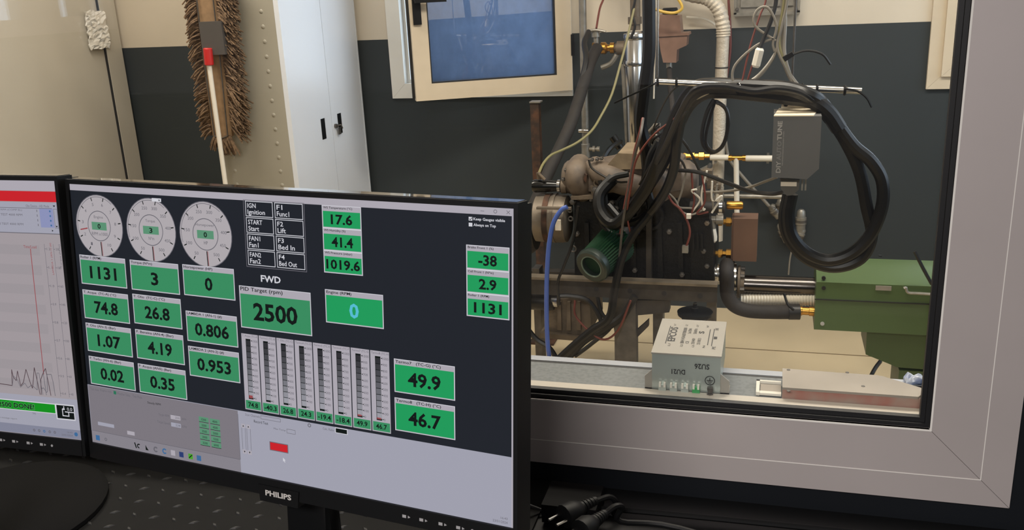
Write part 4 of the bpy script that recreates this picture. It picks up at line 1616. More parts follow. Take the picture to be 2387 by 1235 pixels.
bolt(1378, 465, YE - 0.03, 0.006)
for (x, y, r) in ((1336, 580, 7), (1342, 546, 4), (1328, 490, 5), (1330, 510, 5)):
    bm = B()
    ring(bm, P(x, y, YE - 0.03), (0, 1, 0), r * S(YE), 0.003, 14, 6)
    finish('hose_spigot', bm, M_dullsteel, en)

# coolant distribution on the right end
lx('coolant_pipe', M_oldrubber, 1608, 1690, 482, 13, YE - 0.03, n=18)
lx('coolant_clamp', M_steel, 1676, 1684, 482, 14.5, YE - 0.03, n=18)
for (x0, y0, x1, y1, m) in ((1636, 398, 1660, 414, M_cast), (1648, 415, 1672, 440, M_cast), (1655, 442, 1686, 452, M_galv), (1664, 430, 1680, 446, M_cast), (1640, 452, 1660, 470, M_cast)):
    pb('thermostat_casting', m, x0, y0, x1, y1, YE - 0.02, 0.05, bev=0.006)
bm = B()
cyl(bm, P(1628, 398, YE - 0.03), P(1656, 384, YE - 0.03), 0.004, 8)
lathe(bm, P(1655, 386, YE - 0.03), (0, -1, 0), [(-.006, .009), (.006, .009)], 10)
finish('throttle_lever', bm, M_steel, en)
for (x, y) in ((1668, 437), (1645, 420), (1680, 448), (1603, 505), (1648, 520)):
    bolt(x, y, YE - 0.035, 0.008, m=M_cast)
pp('head_bracket', M_galv, [(1622, 440), (1632, 436), (1634, 520), (1622, 520)], YE - 0.01, 0.03, bev=0.002)

# cone air filter, pointing at the camera
fA, fB = P(1381, 619, YE - 0.24), P(1438, 566, YE - 0.10)
fax = fB - fA
fn = fax.normalized()
af = thing('air_filter', 'green pleated cone air filter in front of the engine', 'air filter', fA)
L = fax.length
R0 = 43 * S(3.0)
bm = B()
NP = 40
lathe(bm, fA + fn * 0.012, fax, [(0, R0 * .93), (L * .5, R0 * 1.02), (L * .92, R0 * 1.10), (L, R0 * .9)], NP * 2, sq=lambda an: 1.0 + (0.045 if int(round(an / (2 * PI) * NP * 2)) % 2 else -0.045))
finish('pleated_gauze', bm, M_greenf, af, smooth=10)
bm = B()
lathe(bm, fA, fax, [(0.020, R0 * .97), (0.006, R0 * 1.03), (-0.006, R0 * 1.0), (-0.012, R0 * .9), (-0.010, R0 * .68), (-0.004, R0 * .62), (0.012, R0 * .60)], 40)
bmesh.ops.delete(bm, geom=[f for f in bm.faces if len(f.verts) > 4], context='FACES_ONLY')
finish('rim', bm, M_greenrim, af)
bm = B()
lathe(bm, fA, fax, [(0.010, R0 * .605), (0.07, R0 * .5), (0.07, 0)], 36)
bmesh.ops.delete(bm, geom=[f for f in bm.faces if len(f.verts) > 4], context='FACES_ONLY')
finish('mouth', bm, M_black, af)
bm = B()
ring(bm, fA - fn * 0.007, fax, R0 * .64, 0.003, 40, 6)
finish('mouth_lip', bm, mat('pale green rubber lip', rgb(92, 112, 102), 0.35), af)
bm = B()
lathe(bm, fA + fn * 0.069, -fax, [(0, R0 * .26), (0.012, R0 * .26), (0.014, R0 * .2), (0.014, R0 * .1), (0.02, R0 * .1), (0.02, 0)], 20)
finish('inner_cap', bm, M_greenrim, af)
bm = B()
tube(bm, [fB, fB + Vector((0.02, 0.06, 0.03)), fB + Vector((0.03, 0.12, 0.06))], 0.03, 14, 4)
finish('outlet_pipe', bm, M_block, af)

# stand
sd = thing('engine_stand', 'dark steel engine stand with a drilled front rail', 'stand', (P(1440, 800, YE).x, YE, 0))
YR = YE - 0.10
bm = B()
rz1, rz0 = P(1450, 660, YR).z, P(1450, 695, YR).z
rx0, rx1 = P(1180, 655, YR).x, P(1672, 675, YR).x
box(bm, rx0, rx1, YR, YR + 0.008, rz0, rz1)
fr_ = finish('front_rail', bm, M_darksteel, sd, 0.0015)
for x, y in ((1390, 674), (1468, 678), (1548, 684), (1632, 690)):
    bm = B()
    lathe(bm, P(x, y, YR - 0.0005), (0, -1, 0), [(0, 0.009), (0.0008, 0.009), (0.0008, 0)], 14)
    finish('rail_hole', bm, M_print, fr_)
bm = B()
box(bm, rx0, rx1, YR - 0.001, YR + 0.045, rz1, rz1 + 0.009)
finish('rail_flange', bm, mat('pale steel flange', rgb(118, 108, 94), 0.5, 0.4, vary=0.3, scale=14), sd, 0.0015)  # top flange paler than the rail face
bm = B()
pbox(bm, 1230, 640, 1660, 690, YE + 0.36, 0.05)
finish('rear_rail', bm, M_darksteel, sd, 0.002)
zleg = P(1450, 695, YR).z
for (xa, xb, yy) in ((1432, 1482, YR + 0.01), (1522, 1545, YR + 0.2), (1246, 1262, YR + 0.25), (1646, 1668, YR + 0.15)):
    bm = B()
    x0_, x1_ = P(xa, 760, yy).x, P(xb, 760, yy).x
    box(bm, x0_, x1_, yy, yy + 0.06, 0.012, zleg + 0.02)
    finish('leg', bm, M_dullsteel, sd, 0.003)
    bm = B()
    box(bm, x0_ - 0.03, x1_ + 0.03, yy - 0.03, yy + 0.09, 0.0, 0.012)
    finish('foot_plate', bm, M_darksteel, sd, 0.002)
pp('cross_plate', M_darksteel, [(1432, 700), (1560, 700), (1560, 728), (1432, 740)], YR + 0.02, 0.05, sd, 0.003)
pp('upright_post', M_darksteel, [(1506, 480), (1518, 480), (1518, 700), (1506, 700)], YE - 0.05, 0.04, sd, 0.003)
pp('diagonal_brace', M_darksteel, [(1484, 770), (1512, 745), (1512, 760), (1486, 786)], YR + 0.05, 0.02, sd, 0.002)
# rubber mounts
lx('mount_rubber', M_rubber, 1222, 1292, 700, 22, YR + 0.05, [(0, .8), (.1, 1), (.85, 1), (1, .9)], 20, sd)
lx('mount_collar', M_steel, 1288, 1302, 698, 19, YR + 0.05, None, 20, sd)
bm = B()
c = P(1620, 726, YR + 0.04)
lathe(bm, c, (0, 0, 1), [(-0.035, 0.045), (-0.02, 0.05), (-0.012, 0.062), (0.0, 0.064), (0.004, 0.05), (0.004, 0.014), (0.014, 0.014), (0.014, 0.008), (0.03, 0.007), (0.03, 0)], 28)
finish('mount_dish', bm, M_black, sd)
bm = B()
lathe(bm, c + Vector((0, 0, 0.004)), (0, 0, 1), [(0, 0.013), (0.012, 0.013), (0.012, 0.007), (0.03, 0.007)], 6)
finish('mount_bolt', bm, M_dullsteel, sd)

# sump / gearbox under the rail
pp('sump', M_cast, [(1278, 700), (1374, 690), (1378, 772), (1360, 792), (1262, 784), (1272, 760)], YE + 0.02, 0.26, bev=0.012)
for x in (1300, 1322, 1345):
    pp('sump_rib', M_cast, [(x, 704), (x + 7, 704), (x + 9, 770), (x - 1, 770)], YE + 0.004, 0.03, bev=0.003)
pp('sump_flange', M_cast, [(1258, 776), (1364, 786), (1362, 796), (1256, 787)], YE - 0.005, 0.28, bev=0.003)
pp('starter_body', M_block, [(1428, 740), (1460, 738), (1462, 775), (1448, 805), (1436, 806)], YE - 0.02, 0.12, bev=0.01)

# ------------------------------------------------------------------ shaft, coupling, brake
YS = YE + 0.08
sh = thing('drive_shaft', 'polished drive shaft with flanges between engine and green brake', 'shaft', (P(1780, 663, YS).x, YS, 0.3))
lx('engine_flange', M_steel, 1657, 1681, 638, 24, YS - 0.02, [(0, .95), (.1, 1), (.45, 1), (.5, .8), (.6, .8), (.65, 1), (1, .95)], 26, sh)
lx('rubber_coupling', M_rubber, 1682, 1706, 648, 34, YS, [(0, .85), (.15, 1), (.85, 1), (1, .85)], 28, sh)
lx('shaft_flange', M_steel, 1706, 1717, 645, 31, YS, None, 28, sh)
lx('bolted_flange', M_cast, 1719, 1735, 656, 38, YS, [(0, .9), (.1, 1), (.4, 1), (.5, .75), (1, .7)], 28, sh)
lx('shaft_tube', mat('dark polished shaft', rgb(92, 88, 86), 0.22, 1.0, vary=0.1, scale=8), 1733, 1904, 662, 22, YS, [(0, 1), (1, 1)], 32, sh)
for a in range(6):
    an = a * PI / 3 + 0.3
    c = P(1719, 656, YS)
    bm = B()
    lathe(bm, (c.x - 0.004, YS + 0.048 * math.cos(an), c.z + 0.048 * math.sin(an)), (1, 0, 0), [(0, .008), (.03, .008), (.031, 0)], 6)
    finish('flange_bolt', bm, M_dullsteel, sh)

bk = thing('dyno_brake', 'green eddy current brake housing on a green pedestal', 'dynamometer', (P(2080, 700, 3.5).x, 3.6, 0))
YK = YS - 0.12
bx0 = P(1901, 700, YK).x
bx1 = 1.1
zb1, zmid, zb0 = P(1905, 619, YK + 0.09).z, P(1905, 657, YK).z, P(1905, 768, YK).z
bm = B()
prism(bm, [Vector((bx0, YK, zb0)), Vector((bx0, YK, zmid)), Vector((bx0, YK + 0.09, zb1)), Vector((bx0, YK + 0.20, zb1)), Vector((bx0, YK + 0.20, zb0))], (bx1 - bx0, 0, 0))
bkb = finish('housing', bm, M_green, bk, 0.003)
bm = B()
box(bm, bx0 - 0.003, bx1, YK - 0.004, YK, P(1950, 700, YK).z, P(1950, 698, YK).z)
finish('panel_seam', bm, M_gasket, bk, smooth=0)
for (x, y, m) in ((1920, 648, M_print), (1920, 671, M_print), (1917, 754, M_wprint), (2052, 596, M_print)):
    bm = B()
    v = P(x, y, YK - 0.002)
    if y < 600:
        v = PZ(x, y, zb1 + 0.001)
        lathe(bm, v, (0, 0, 1), [(-.002, .006), (.002, .006), (.002, 0)], 12)
    else:
        yo = YK + (0.0 if y > 657 else 0.008)
        v = P(x, y, yo)
        lathe(bm, v, (0, -1, 0), [(-.004, .007), (.003, .007), (.003, 0)], 12)
    finish('rivet', bm, m, bk)
bm = B()
pbox(bm, 2041, 667, 2078, 677, YK - 0.004, 0.004)
finish('name_plate', bm, M_plate, bk, 0.001)
bm = B()
tube(bm, PT([(2107, 672), (2112, 671), (2117, 682), (2145, 684), (2240, 690)], YK - 0.012), 0.005, 7, 3)
finish('bent_rod', bm, M_galv, bk)
bm = B()
pprism(bm, [(2021, 764), (2330, 764), (2330, 866), (2168, 862), (2092, 856), (2018, 826)], YK + 0.05, 0.2)
pd = finish('pedestal', bm, M_green, bk, 0.003)
bm = B()
box(bm, P(2092, 850, YK + 0.1).x, bx1, YK + 0.05, YK + 0.25, 0.0, P(2092, 850, YK + 0.1).z)
finish('plinth', bm, M_green, bk, 0.003)

# hoses between engine and brake
bm = B()
tube(bm, [P(1728 + 3.4 * i, 698, YS - 0.02) for i in range(52)], 14 * S(YS), 14, 0, 0.06, 2)
o = finish('flexible_duct', bm, mat('silver corrugated duct', rgb(214, 206, 190), 0.4, 0.3), smooth=30)
tag(o, 'silver corrugated flexible duct running below the drive shaft', 'duct')
hs = thing('coolant_hose', 'thick brown black hose curving below the shaft to a brass stub', 'hose', P(1780, 725, YS - 0.05))
bm = B()
tube(bm, PTY([(1698, 616, YS + 0.05), (1694, 618, YS - 0.03), (1694, 636, YS - 0.08), (1694, 660), (1697, 690), (1712, 712), (1745, 724), (1800, 727, YS - 0.06), (1846, 727, YS - 0.05)]), 16 * S(YS), 14, 6)
finish('hose_body', bm, M_oldrubber, hs)
bm = B()
tube(bm, PTY([(1838, 727, YS - 0.055), (1852, 727), (1864, 727, YS - 0.05)]), 17.5 * S(YS), 14, 2)
finish('clamp_sleeve', bm, M_rubber, hs)
lx('brass_stub', M_brass, 1862, 1901, 724, 11, YS - 0.05, [(0, 1), (.2, 1), (.22, .85), (.6, .85), (.62, 1), (1, 1)], 16, hs, label='brass pipe stub')
bm = B()
tube(bm, PTY([(1828, 684, YS - 0.075), (1832, 698, YS - 0.09), (1838, 712, YS - 0.11), (1850, 722, YS - 0.11)]), 0.005, 6, 3)
finish('tie_strap', bm, M_black, hs)

# ------------------------------------------------------------------ pipes and fittings behind the engine
hx = thing('plate_heat_exchanger', 'copper coloured brazed plate heat exchanger with brass fittings', 'heat exchanger', P(1735, 610, 3.3))
YX = 3.28
bm = B()
pbox(bm, 1709, 510, 1765, 609, YX, 0.09)
finish('plate_pack', bm, M_copper, hx, 0.004)
for k in range(6):
    bm = B()
    v0, v1 = P(1707, 512, YX), P(1707, 607, YX)
    box(bm, v0.x - 0.002, v0.x + 0.03, YX + 0.010 + 0.014 * k, YX + 0.016 + 0.014 * k, v1.z, v0.z + 0.004)
    finish('plate_edge', bm, M_copper, hx, 0.001)
for y, nm in ((516, 'upper_fitting'), (590, 'lower_fitting')):
    lx(nm, M_brass, 1668, 1708, y, 9, YX + 0.03, [(0, .7), (.15, .7), (.16, 1.1), (.4, 1.1), (.42, .7), (.6, .7), (.62, 1.2), (.9, 1.2), (.92, .8), (1, .8)], 6, hx)
lx('brass_cap', M_brass, 1694, 1733, 478, 9.5, YX + 0.02, [(0, .9), (.1, 1), (.85, 1), (.97, .8), (1, .3)], 18, hx)
vs_ = thing('water_valve', 'chrome angle valve with white sensor left of the heat exchanger', 'valve', P(1662, 560, YX))
lx('valve_body', M_galv, 1643, 1686, 511, 11, YX - 0.02, [(0, .9), (.2, 1), (.21, .7), (.6, .7), (.62, 1), (1, 1)], 14, vs_)
bm = B()
cyl(bm, P(1661, 511, YX - 0.02), P(1661, 540, YX - 0.02), 0.013, 12)
finish('valve_neck', bm, M_galv, vs_)
bm = B()
lathe(bm, P(1660, 533, YX - 0.025), P(1662, 565, YX - 0.025) - P(1660, 533, YX - 0.025), [(0, .014), (.03, .017), (.045, .015), (.052, .008)], 14)
finish('white_sensor', bm, M_white, vs_)
bm = B()
tube(bm, PT([(1661, 560), (1657, 590), (1655, 620), (1652, 660)], YX - 0.03), 0.006, 8, 3)
finish('rod', bm, M_steel, vs_)

# white pipes with copper joints
YP = 4.29
wp = thing('white_water_pipe', 'white pipe run with brass joints and a tee behind the controller', 'pipe', P(1715, 368, YP))
z_ = 368
lx('brass_joint', M_brass, 1590, 1654, 363, 8, YP, [(0, .8), (.1, 1), (.2, .6), (.3, .6), (.32, 1.1), (.45, 1.1), (.47, .7), (.6, .7), (.62, 1.2), (.8, 1.2), (.82, .6), (1, .6)], 6, wp)
lx('pipe_length', M_white, 1655, 1700, 367, 6.5, YP, None, 14, wp)
lx('brass_tee', M_brass, 1698, 1738, 368, 5.5, YP, [(0, 1.3), (.2, 1.3), (.21, 1), (.8, 1), (.81, 1.3), (1, 1.3)], 14, wp)
lx('pipe_length', M_white, 1738, 1812, 369, 6.8, YP, None, 14, wp)
bm = B()
cyl(bm, P(1716, 368, YP), P(1718, 505, YP), 6 * S(YP), 14)
finish('drop_pipe', bm, M_white, wp)
lx('conduit', M_galv, 1665, 1834, 456, 5.5, YP + 0.1, None, 12, wp)

for bx_ in (1668, 1790):
    bm = B()
    v = P(bx_, 368, YP)
    box(bm, v.x - 0.006, v.x + 0.006, YP, YB, v.z - 0.026, v.z - 0.014)
    finish('wall_bracket', bm, M_galv, wp, 0.001)

# foil wrapped vertical duct with white bend at its top
fd = thing('foil_duct', 'foil wrapped vertical pipe with a pale ribbed bend on top', 'pipe', P(1680, 480, 4.36))
YF = 4.36
bm = B()
tube(bm, [P(1686, 70, YF), P(1682, 160, YF), P(1678, 260, YF), P(1675, 360, YF), P(1672, 470, YF), P(1671, 560, YF)], 13.5 * S(YF), 16, 6)
finish('wrapped_pipe', bm, M_foilwrap, fd)
bm = B()
v = P(1500, -60, YF)
tube(bm, [Vector((v.x - 0.10, YF, 2.99)), Vector((v.x - 0.09, YF, v.z + 0.3))] + PTY([(1500, -52, YF), (1560, -40, YF), (1604, -14), (1648, -4), (1674, 20), (1685, 60), (1686, 84, YF)]), 15 * S(YF), 16, 7, 0.05, 2)
finish('ribbed_bend', bm, M_foilwrap, fd, smooth=25)
for y in (157, 224):
    bm = B()
    ring(bm, P(1684 - (y - 100) * 0.035, y, YF), (0, 0, 1), 14 * S(YF), 0.003, 24, 6)
    finish('strap', bm, M_gasket, fd)

# galvanised riser with valve
gp = thing('galvanised_riser', 'galvanised riser pipe with clamp and drain valve beside the window', 'pipe', P(1366, 380, 4.34))
YG = 4.34
bm = B()
v = P(1366, 376, YG)
cyl(bm, (v.x, YG, ZC), (v.x, YG, v.z), 8.5 * S(YG), 16)
finish('riser', bm, M_galv, gp)
bm = B()
cyl(bm, P(1365, 334, YG), P(1366, 368, YG), 10.5 * S(YG), 16, 0.004)
finish('union', bm, M_galv, gp)
lx('drain_valve', M_galv, 1374, 1398, 347, 6, YG - 0.01, [(0, .7), (.3, .7), (.32, 1.2), (.55, 1.2), (.57, .6), (.7, .6), (.72, 1), (1, 1)], 10, gp)
lx('pipe_clamp', M_steel, 1349, 1372, 305, 5, YG - 0.03, None, 10, gp)

bv = thing('brass_valve', 'old brass ball valve between the riser and steel tube', 'valve', P(1395, 112, 4.25))
YV = 4.25
lx('valve_body', M_brass, 1382, 1432, 113, 11, YV, [(0, 1.2), (.12, 1.2), (.14, .8), (.3, .7), (.4, 1.2), (.6, 1.2), (.7, .7), (.8, .7), (.82, 1.1), (1, 1.1)], 12, bv)
lx('union_nut', M_cast, 1432, 1462, 112, 15, YV, [(0, .6), (.2, .7), (.22, 1), (.8, 1), (.85, .8), (1, .8)], 12, bv)
bm = B()
cyl(bm, P(1390, 104, YV), P(1389, 78, YV), 0.012, 12)
cyl(bm, P(1389, 86, YV), P(1388, 68, YV), 0.02, 12)
finish('valve_spindle', bm, M_galv, bv)
bm = B()
tube(bm, PT([(1366, 74), (1388, 70), (1412, 74)], YV - 0.02), 0.006, 8, 3)
finish('valve_lever', bm, M_galv, bv)
bm = B()
tube(bm, PT([(1438, 128), (1424, 148), (1402, 158)], YV - 0.03), 0.012, 8, 4)
finish('drain_stub', bm, M_galv, bv)
wire('insulated_hose', [(1392, 112, 4.22), (1378, 140), (1366, 176), (1350, 230), (1330, 290), (1300, 355), (1268, 425, 3.62), (1244, 480), (1222, 520, 3.5)], 0.026, M_oldrubber, n=12, label='thick dark insulated hose sloping from the brass valve to the turbo', cat='hose')
wire('coolant_return_hose', [(1372, 74, 4.2), (1362, 100), (1366, 140), (1352, 200), (1322, 288), (1290, 370), (1262, 430, 3.75)], 0.013, M_rubber, n=10, label='thin black hose beside the thick insulated hose', cat='hose')

# stainless column
sc = thing('steel_column_cooler', 'tall stainless cooling column behind the harness', 'cooler', P(1475, 340, 4.05))
YC = 4.05
bm = B()
c0, c1 = P(1478, 74, YC), P(1484, 345, YC)
lathe(bm, c1, c0 - c1, [(0, .03), (.02, .043), ((c0 - c1).length - .02, .043), ((c0 - c1).length, .03)], 28)
finish('column', bm, M_steel, sc)
for y in (78, 140):
    bm = B()
    lathe(bm, P(1479, y, YC), (0, 0, -1), [(0, .047), (.012, .050), (.024, .047)], 28)
    finish('band_clamp', bm, M_steel, sc)
bm = B()
cyl(bm, P(1452, 150, YC), P(1462, 340, YC), 0.009, 10)
finish('sight_tube', bm, M_galv, sc)
bm = B()
v = P(1481, 70, YC)
cyl(bm, v, (v.x, YC, ZC), 0.022, 14)
lathe(bm, P(1480, 56, YC), (0, 0, 1), [(0, .03), (.03, .03), (.03, .02)], 8)
finish('top_pipe', bm, M_cast, sc)
bm = B()
cyl(bm, P(1446, 345, YC - .1), P(1428, 318, YC - .1), 0.018, 12)
finish('lower_elbow', bm, M_blackgloss, sc)
wire('bypass_hose', [(1446, 330, 3.9), (1424, 345), (1408, 368), (1404, 392, 3.4)], 0.011, M_blackgloss, label='short glossy black hose rising behind the plenum', cat='hose')

# expansion tank
et = thing('expansion_tank', 'amber plastic expansion tank hung on the back wall', 'tank', P(1568, 150, 4.2))
YT = 4.2
bm = B()
pprism(bm, [(1538, 34), (1584, 36), (1588, 78), (1602, 80), (1600, 106), (1578, 116), (1576, 146), (1546, 146), (1540, 120), (1535, 84)], YT, 0.11)
finish('tank_body', bm, M_tank, et, 0.014, 3)
bm = B()
pprism(bm, [(1534, 80), (1605, 76), (1606, 82), (1534, 86)], YT - 0.006, 0.122)
finish('seam_flange', bm, M_tank, et, 0.002)
bm = B()
cyl(bm, P(1562, 36, YT + .05), P(1562, 18, YT + .05), 0.034, 18, 0.004)
finish('cap', bm, M_black, et)
bm = B()
cyl(bm, P(1560, 145, YT + .05), P(1560, 158, YT + .05), 0.014, 12)
finish('outlet', bm, M_galv, et)
bm = B()
tube(bm, PTY([(1560, 158, YT + .05), (1562, 200), (1568, 260), (1560, 330, 3.9), (1540, 380, 3.6)]), 0.012, 9, 5)
finish('outlet_hose', bm, M_oldrubber, et)
wire('yellow_cable', [(1500, -20, 4.1), (1512, 12), (1540, 26), (1572, 30), (1590, 18), (1578, -6), (1560, -24, 4.1)], 0.0065, M_yellow, label='yellow cable looped above the expansion tank', cat='cable')

# rusty square post
rp = thing('steel_post', 'rusty square steel post standing left of the engine', 'post', (P(1248, 430, 3.9).x, 3.9, 0))
v0 = P(1235, 240, 3.9)
v1 = P(1255, 240, 3.9)
bm = B()
box(bm, v0.x, v1.x, 3.9, 3.94, 0.01, v0.z)
finish('post_tube', bm, M_rust, rp, 0.003)
bm = B()
box(bm, v0.x - 0.001, v1.x + 0.008, 3.895, 3.945, v0.z, v0.z + 0.006)
finish('cap_plate', bm, M_galv, rp, 0.001)
bm = B()
box(bm, v0.x - 0.04, v1.x + 0.04, 3.86, 3.98, 0, 0.01)
finish('base_plate', bm, M_rust, rp, 0.002)
wire('earth_wire', [(1478, 20, 4.0), (1462, 90), (1446, 150), (1426, 220), (1400, 272), (1378, 306), (1346, 332), (1310, 350), (1284, 362), (1266, 382), (1256, 404, 3.3)], 0.0052, M_ygreen, label='yellow green earth wire draped from the column to the throttle pipe', cat='wire')

# trunking box at the top
jb = thing('trunking_box', 'open grey metal trunking box high on the back wall', 'box', P(1788, 45, YB))
bm = B()
x0_, x1_ = P(1712, 25, YB).x, P(1864, 25, YB).x
zt_, zb_ = P(1788, -60, YB).z, P(1788, 30, YB).z
box(bm, x0_, x1_, YB - 0.05, YB - 0.045, zb_, zt_)
box(bm, x0_, x0_ + 0.012, YB - 0.07, YB - 0.05, zb_, zt_)
box(bm, x1_ - 0.012, x1_, YB - 0.07, YB - 0.05, zb_, zt_)
box(bm, x0_, x1_, YB - 0.07, YB - 0.05, zb_ - 0.008, zb_ + 0.008)
box(bm, x0_ + 0.03, x1_ - 0.03, YB - 0.06, YB - 0.05, zb_ + 0.03, zt_)
box(bm, x0_, x1_, YB - 0.045, YB - 0.001, zb_ - 0.008, zt_)
finish('box_body', bm, M_galv, jb, 0.003)
for x in (1718, 1856):
    bolt(x, 22, YB - 0.072, 0.007, jb)

# ------------------------------------------------------------------ cross bar, controller, harness
YQ = 2.78
cb = thing('cross_bar', 'bright horizontal steel tube carrying the cable harness', 'tube', P(1770, 200, YQ))
bm = B()
ca, cb_ = P(1528, 190, YQ), P(2008, 212, YQ)
cyl(bm, ca, cb_, 7 * S(YQ), 14)
finish('bar', bm, M_steel, cb)
bm = B()
cyl(bm, ca.lerp(cb_, .97), cb_ + Vector((0.0006, 0, 0)), 5.6 * S(YQ), 14)
finish('bar_mouth', bm, M_print, cb)
bm = B()
v = P(1533, 190, YQ)
cyl(bm, (v.x, YQ, v.z), (v.x, YQ, ZC), 0.0032, 8)
finish('hanger_rod', bm, M_steel, cb)
bm = B()
v = P(1846, 204, YQ + 0.01)
cyl(bm, (v.x, YQ + 0.01, v.z), (v.x, YQ + 0.01, ZC), 0.0032, 8)
finish('hanger_rod', bm, M_dullsteel, cb)
for k, x in enumerate((1534, 1580, 1876, 1909, 1971)):
    bm = B()
    c = ca.lerp(cb_, (x - 1528) / 480)
    ring(bm, c, (1, 0, 0), 8.4 * S(YQ), 0.004, 16, 6)
    if k in (0, 4):
        tail = [(1532, 192), (1505, 206), (1470, 222), (1432, 240)] if k == 0 else [(1970, 206), (1998, 212), (2020, 228), (2032, 250)]
        tube(bm, PT(tail, YQ - 0.02), 0.003, 5, 4)
    finish('cable_tie', bm, M_black, cb)

eu = thing('engine_controller', 'grey engine controller box printed DIY AUTO TUNE hanging on the bar', 'controller', P(1860, 415, YQ))
YU = YQ - 0.14
e = lambda x, y: P(x, y, YU)
zU1, zU0 = e(1855, 271).z, e(1855, 414).z
xU0, xU1 = e(1801, 340).x, e(1912, 340).x
bm = B()
prism(bm, [Vector((xU0, YU, zU0)), Vector((xU1 - 0.030, YU, zU0 - 0.004)), Vector((xU1, YU, zU0 + 0.026)), Vector((xU1, YU, zU1)), Vector((xU0, YU, zU1))], (0, 0.15, 0))
ub = finish('case', bm, M_ecu, eu, 0.002)
bm = B()
prism(bm, [Vector((xU0, YU - 0.001, zU1)), Vector((xU1 - 0.022, YU - 0.001, zU1)), Vector((xU1, YU + 0.15, zU1)), Vector((xU0 + 0.014, YU + 0.15, zU1))], (0, 0, 0.003))
finish('end_plate', bm, M_ecutop, eu, 0.0006)
bm = B()
prism(bm, [Vector((xU0 + 0.02, YU + 0.147, zU1 + 0.003)), Vector((xU1 - 0.002, YU + 0.147, zU1 + 0.003)), Vector((xU1 - 0.008, YU + 0.147, zU1 + 0.034)), Vector((xU0 + 0.024, YU + 0.147, zU1 + 0.034))], (0, 0.003, 0))
finish('hanger_flange', bm, M_ecutop, eu, 0.0006)
for x, y in ((1832, 243), (1888, 243)):
    bolt(x, y, YU + 0.145, 0.006, eu, M_black)
bm = B()
ht = zU1 - zU0
ux = xU0 + 0.024
put_text(bm, 'DIY', (ux, YU - 0.0006, zU0 + ht * 0.08), Z, -X, ht * 0.19, 0.0125, 0, 0.012)
put_text(bm, 'TUNE', (ux, YU - 0.0006, zU0 + ht * 0.615), Z, -X, ht * 0.31, 0.0125, 0, 0.03)
put_text(bm, 'PERFORMANCE ENGINE MANAGEMENT SYSTEMS', (ux + 0.006, YU - 0.0006, zU0 + ht * 0.20), Z, -X, ht * 0.56, 0.0030, 0, 0)
finish('case_lettering', bm, M_wprint, ub, smooth=0)
bm = B()
put_text(bm, 'AUTO', (ux, YU - 0.0006, zU0 + ht * 0.285), Z, -X, ht * 0.315, 0.0125, 0, 0.02)
finish('case_lettering', bm, mat('faint grey print', rgb(128, 128, 128), 0.6), ub, smooth=0)
# connector under the box
bm = B()
pprism(bm, [(1818, 416), (1864, 420), (1862, 442), (1848, 455), (1834, 456), (1820, 440)], YU + 0.06, 0.06)
cn = finish('connector', bm, mat('grey connector shell', rgb(92, 90, 86), 0.5, 0.3), eu, 0.003)
bm = B()
pbox(bm, 1820, 424, 1857, 434, YU + 0.058, 0.003)
finish('connector_label', bm, M_label, cn, smooth=0)
for x in (1868, 1876):
    pb('screw_lock', M_galv, x, 416, x + 4, 444, YU + 0.08, 0.01, eu, 0.001)

M_h = M_loom
big = 'thick black harness sleeves in the cell'
HT = [
    ('harness_sleeve', [(1846, 452, 2.76), (1838, 500), (1846, 548), (1880, 588), (1930, 606), (1985, 590), (2030, 545), (2056, 480), (2056, 420), (2030, 375), (1990, 340), (1952, 290), (1922, 252), (1890, 228, 2.74)], 0.0185, 'outer thick black cable looping from the controller connector to the bar'),
    ('harness_sleeve', [(1838, 452, 2.78), (1828, 510), (1842, 560), (1884, 604), (1945, 622), (2006, 602), (2032, 548), (2020, 480), (2004, 400), (1972, 330), (1934, 272), (1900, 232, 2.76)], 0.0185, 'inner thick black cable looping from the controller connector to the bar'),
    ('harness_sleeve', [(1956, 300, 2.73), (1930, 262), (1896, 236, 2.71), (1850, 228), (1800, 222), (1740, 216), (1690, 212), (1640, 216), (1602, 248), (1572, 310), (1548, 370), (1512, 430), (1478, 478, 3.02)], 0.023, 'lowest thick black sleeve of the arching main harness'),
    ('harness_sleeve', [(1938, 276, 2.74), (1912, 240), (1884, 222, 2.70), (1840, 208), (1780, 203), (1720, 200), (1660, 198), (1618, 206), (1586, 250), (1556, 320), (1530, 390), (1500, 450), (1440, 520), (1404, 500), (1398, 455), (1430, 415, 3.12)], 0.022, 'upper black sleeve of the arching main harness'),
    ('harness_sleeve', [(1720, 206, 2.76), (1650, 206), (1612, 226), (1592, 262), (1578, 330), (1570, 395), (1545, 455), (1500, 508), (1455, 516), (1418, 480, 3.10)], 0.0165, 'black sleeve dropping right of the main harness to the block'),
    ('harness_sleeve', [(1512, -60, 2.98), (1513, 40), (1512, 130), (1500, 220), (1494, 290), (1506, 350), (1510, 410), (1496, 470, 3.08)], 0.0215, 'wide black cable trunk coming straight down from the ceiling'),
    ('harness_sleeve', [(1536, 330, 3.02), (1516, 370), (1508, 430), (1516, 490), (1480, 540), (1450, 600), (1432, 680), (1420, 740, 3.0), (1380, 770), (1330, 812), (1290, 850, 3.05)], 0.0150, 'black brown cable sleeve running down past the air filter'),
]
for nm, pts, r, lab in HT:
    wire(nm, pts, r, M_h, n=10, res=6, label=lab, cat='cable', group=big)
wire('ribbed_conduit', [(1478, 470, 3.08), (1512, 415, 3.0), (1556, 330, 2.86), (1586, 262, 2.76), (1622, 208, 2.68), (1680, 200), (1720, 206), (1760, 212), (1810, 206), (1860, 214), (1892, 232, 2.69), (1926, 262, 2.74)], 0.010, M_h, n=10, label='ribbed conduit piece lying along the top of the harness', cat='conduit')

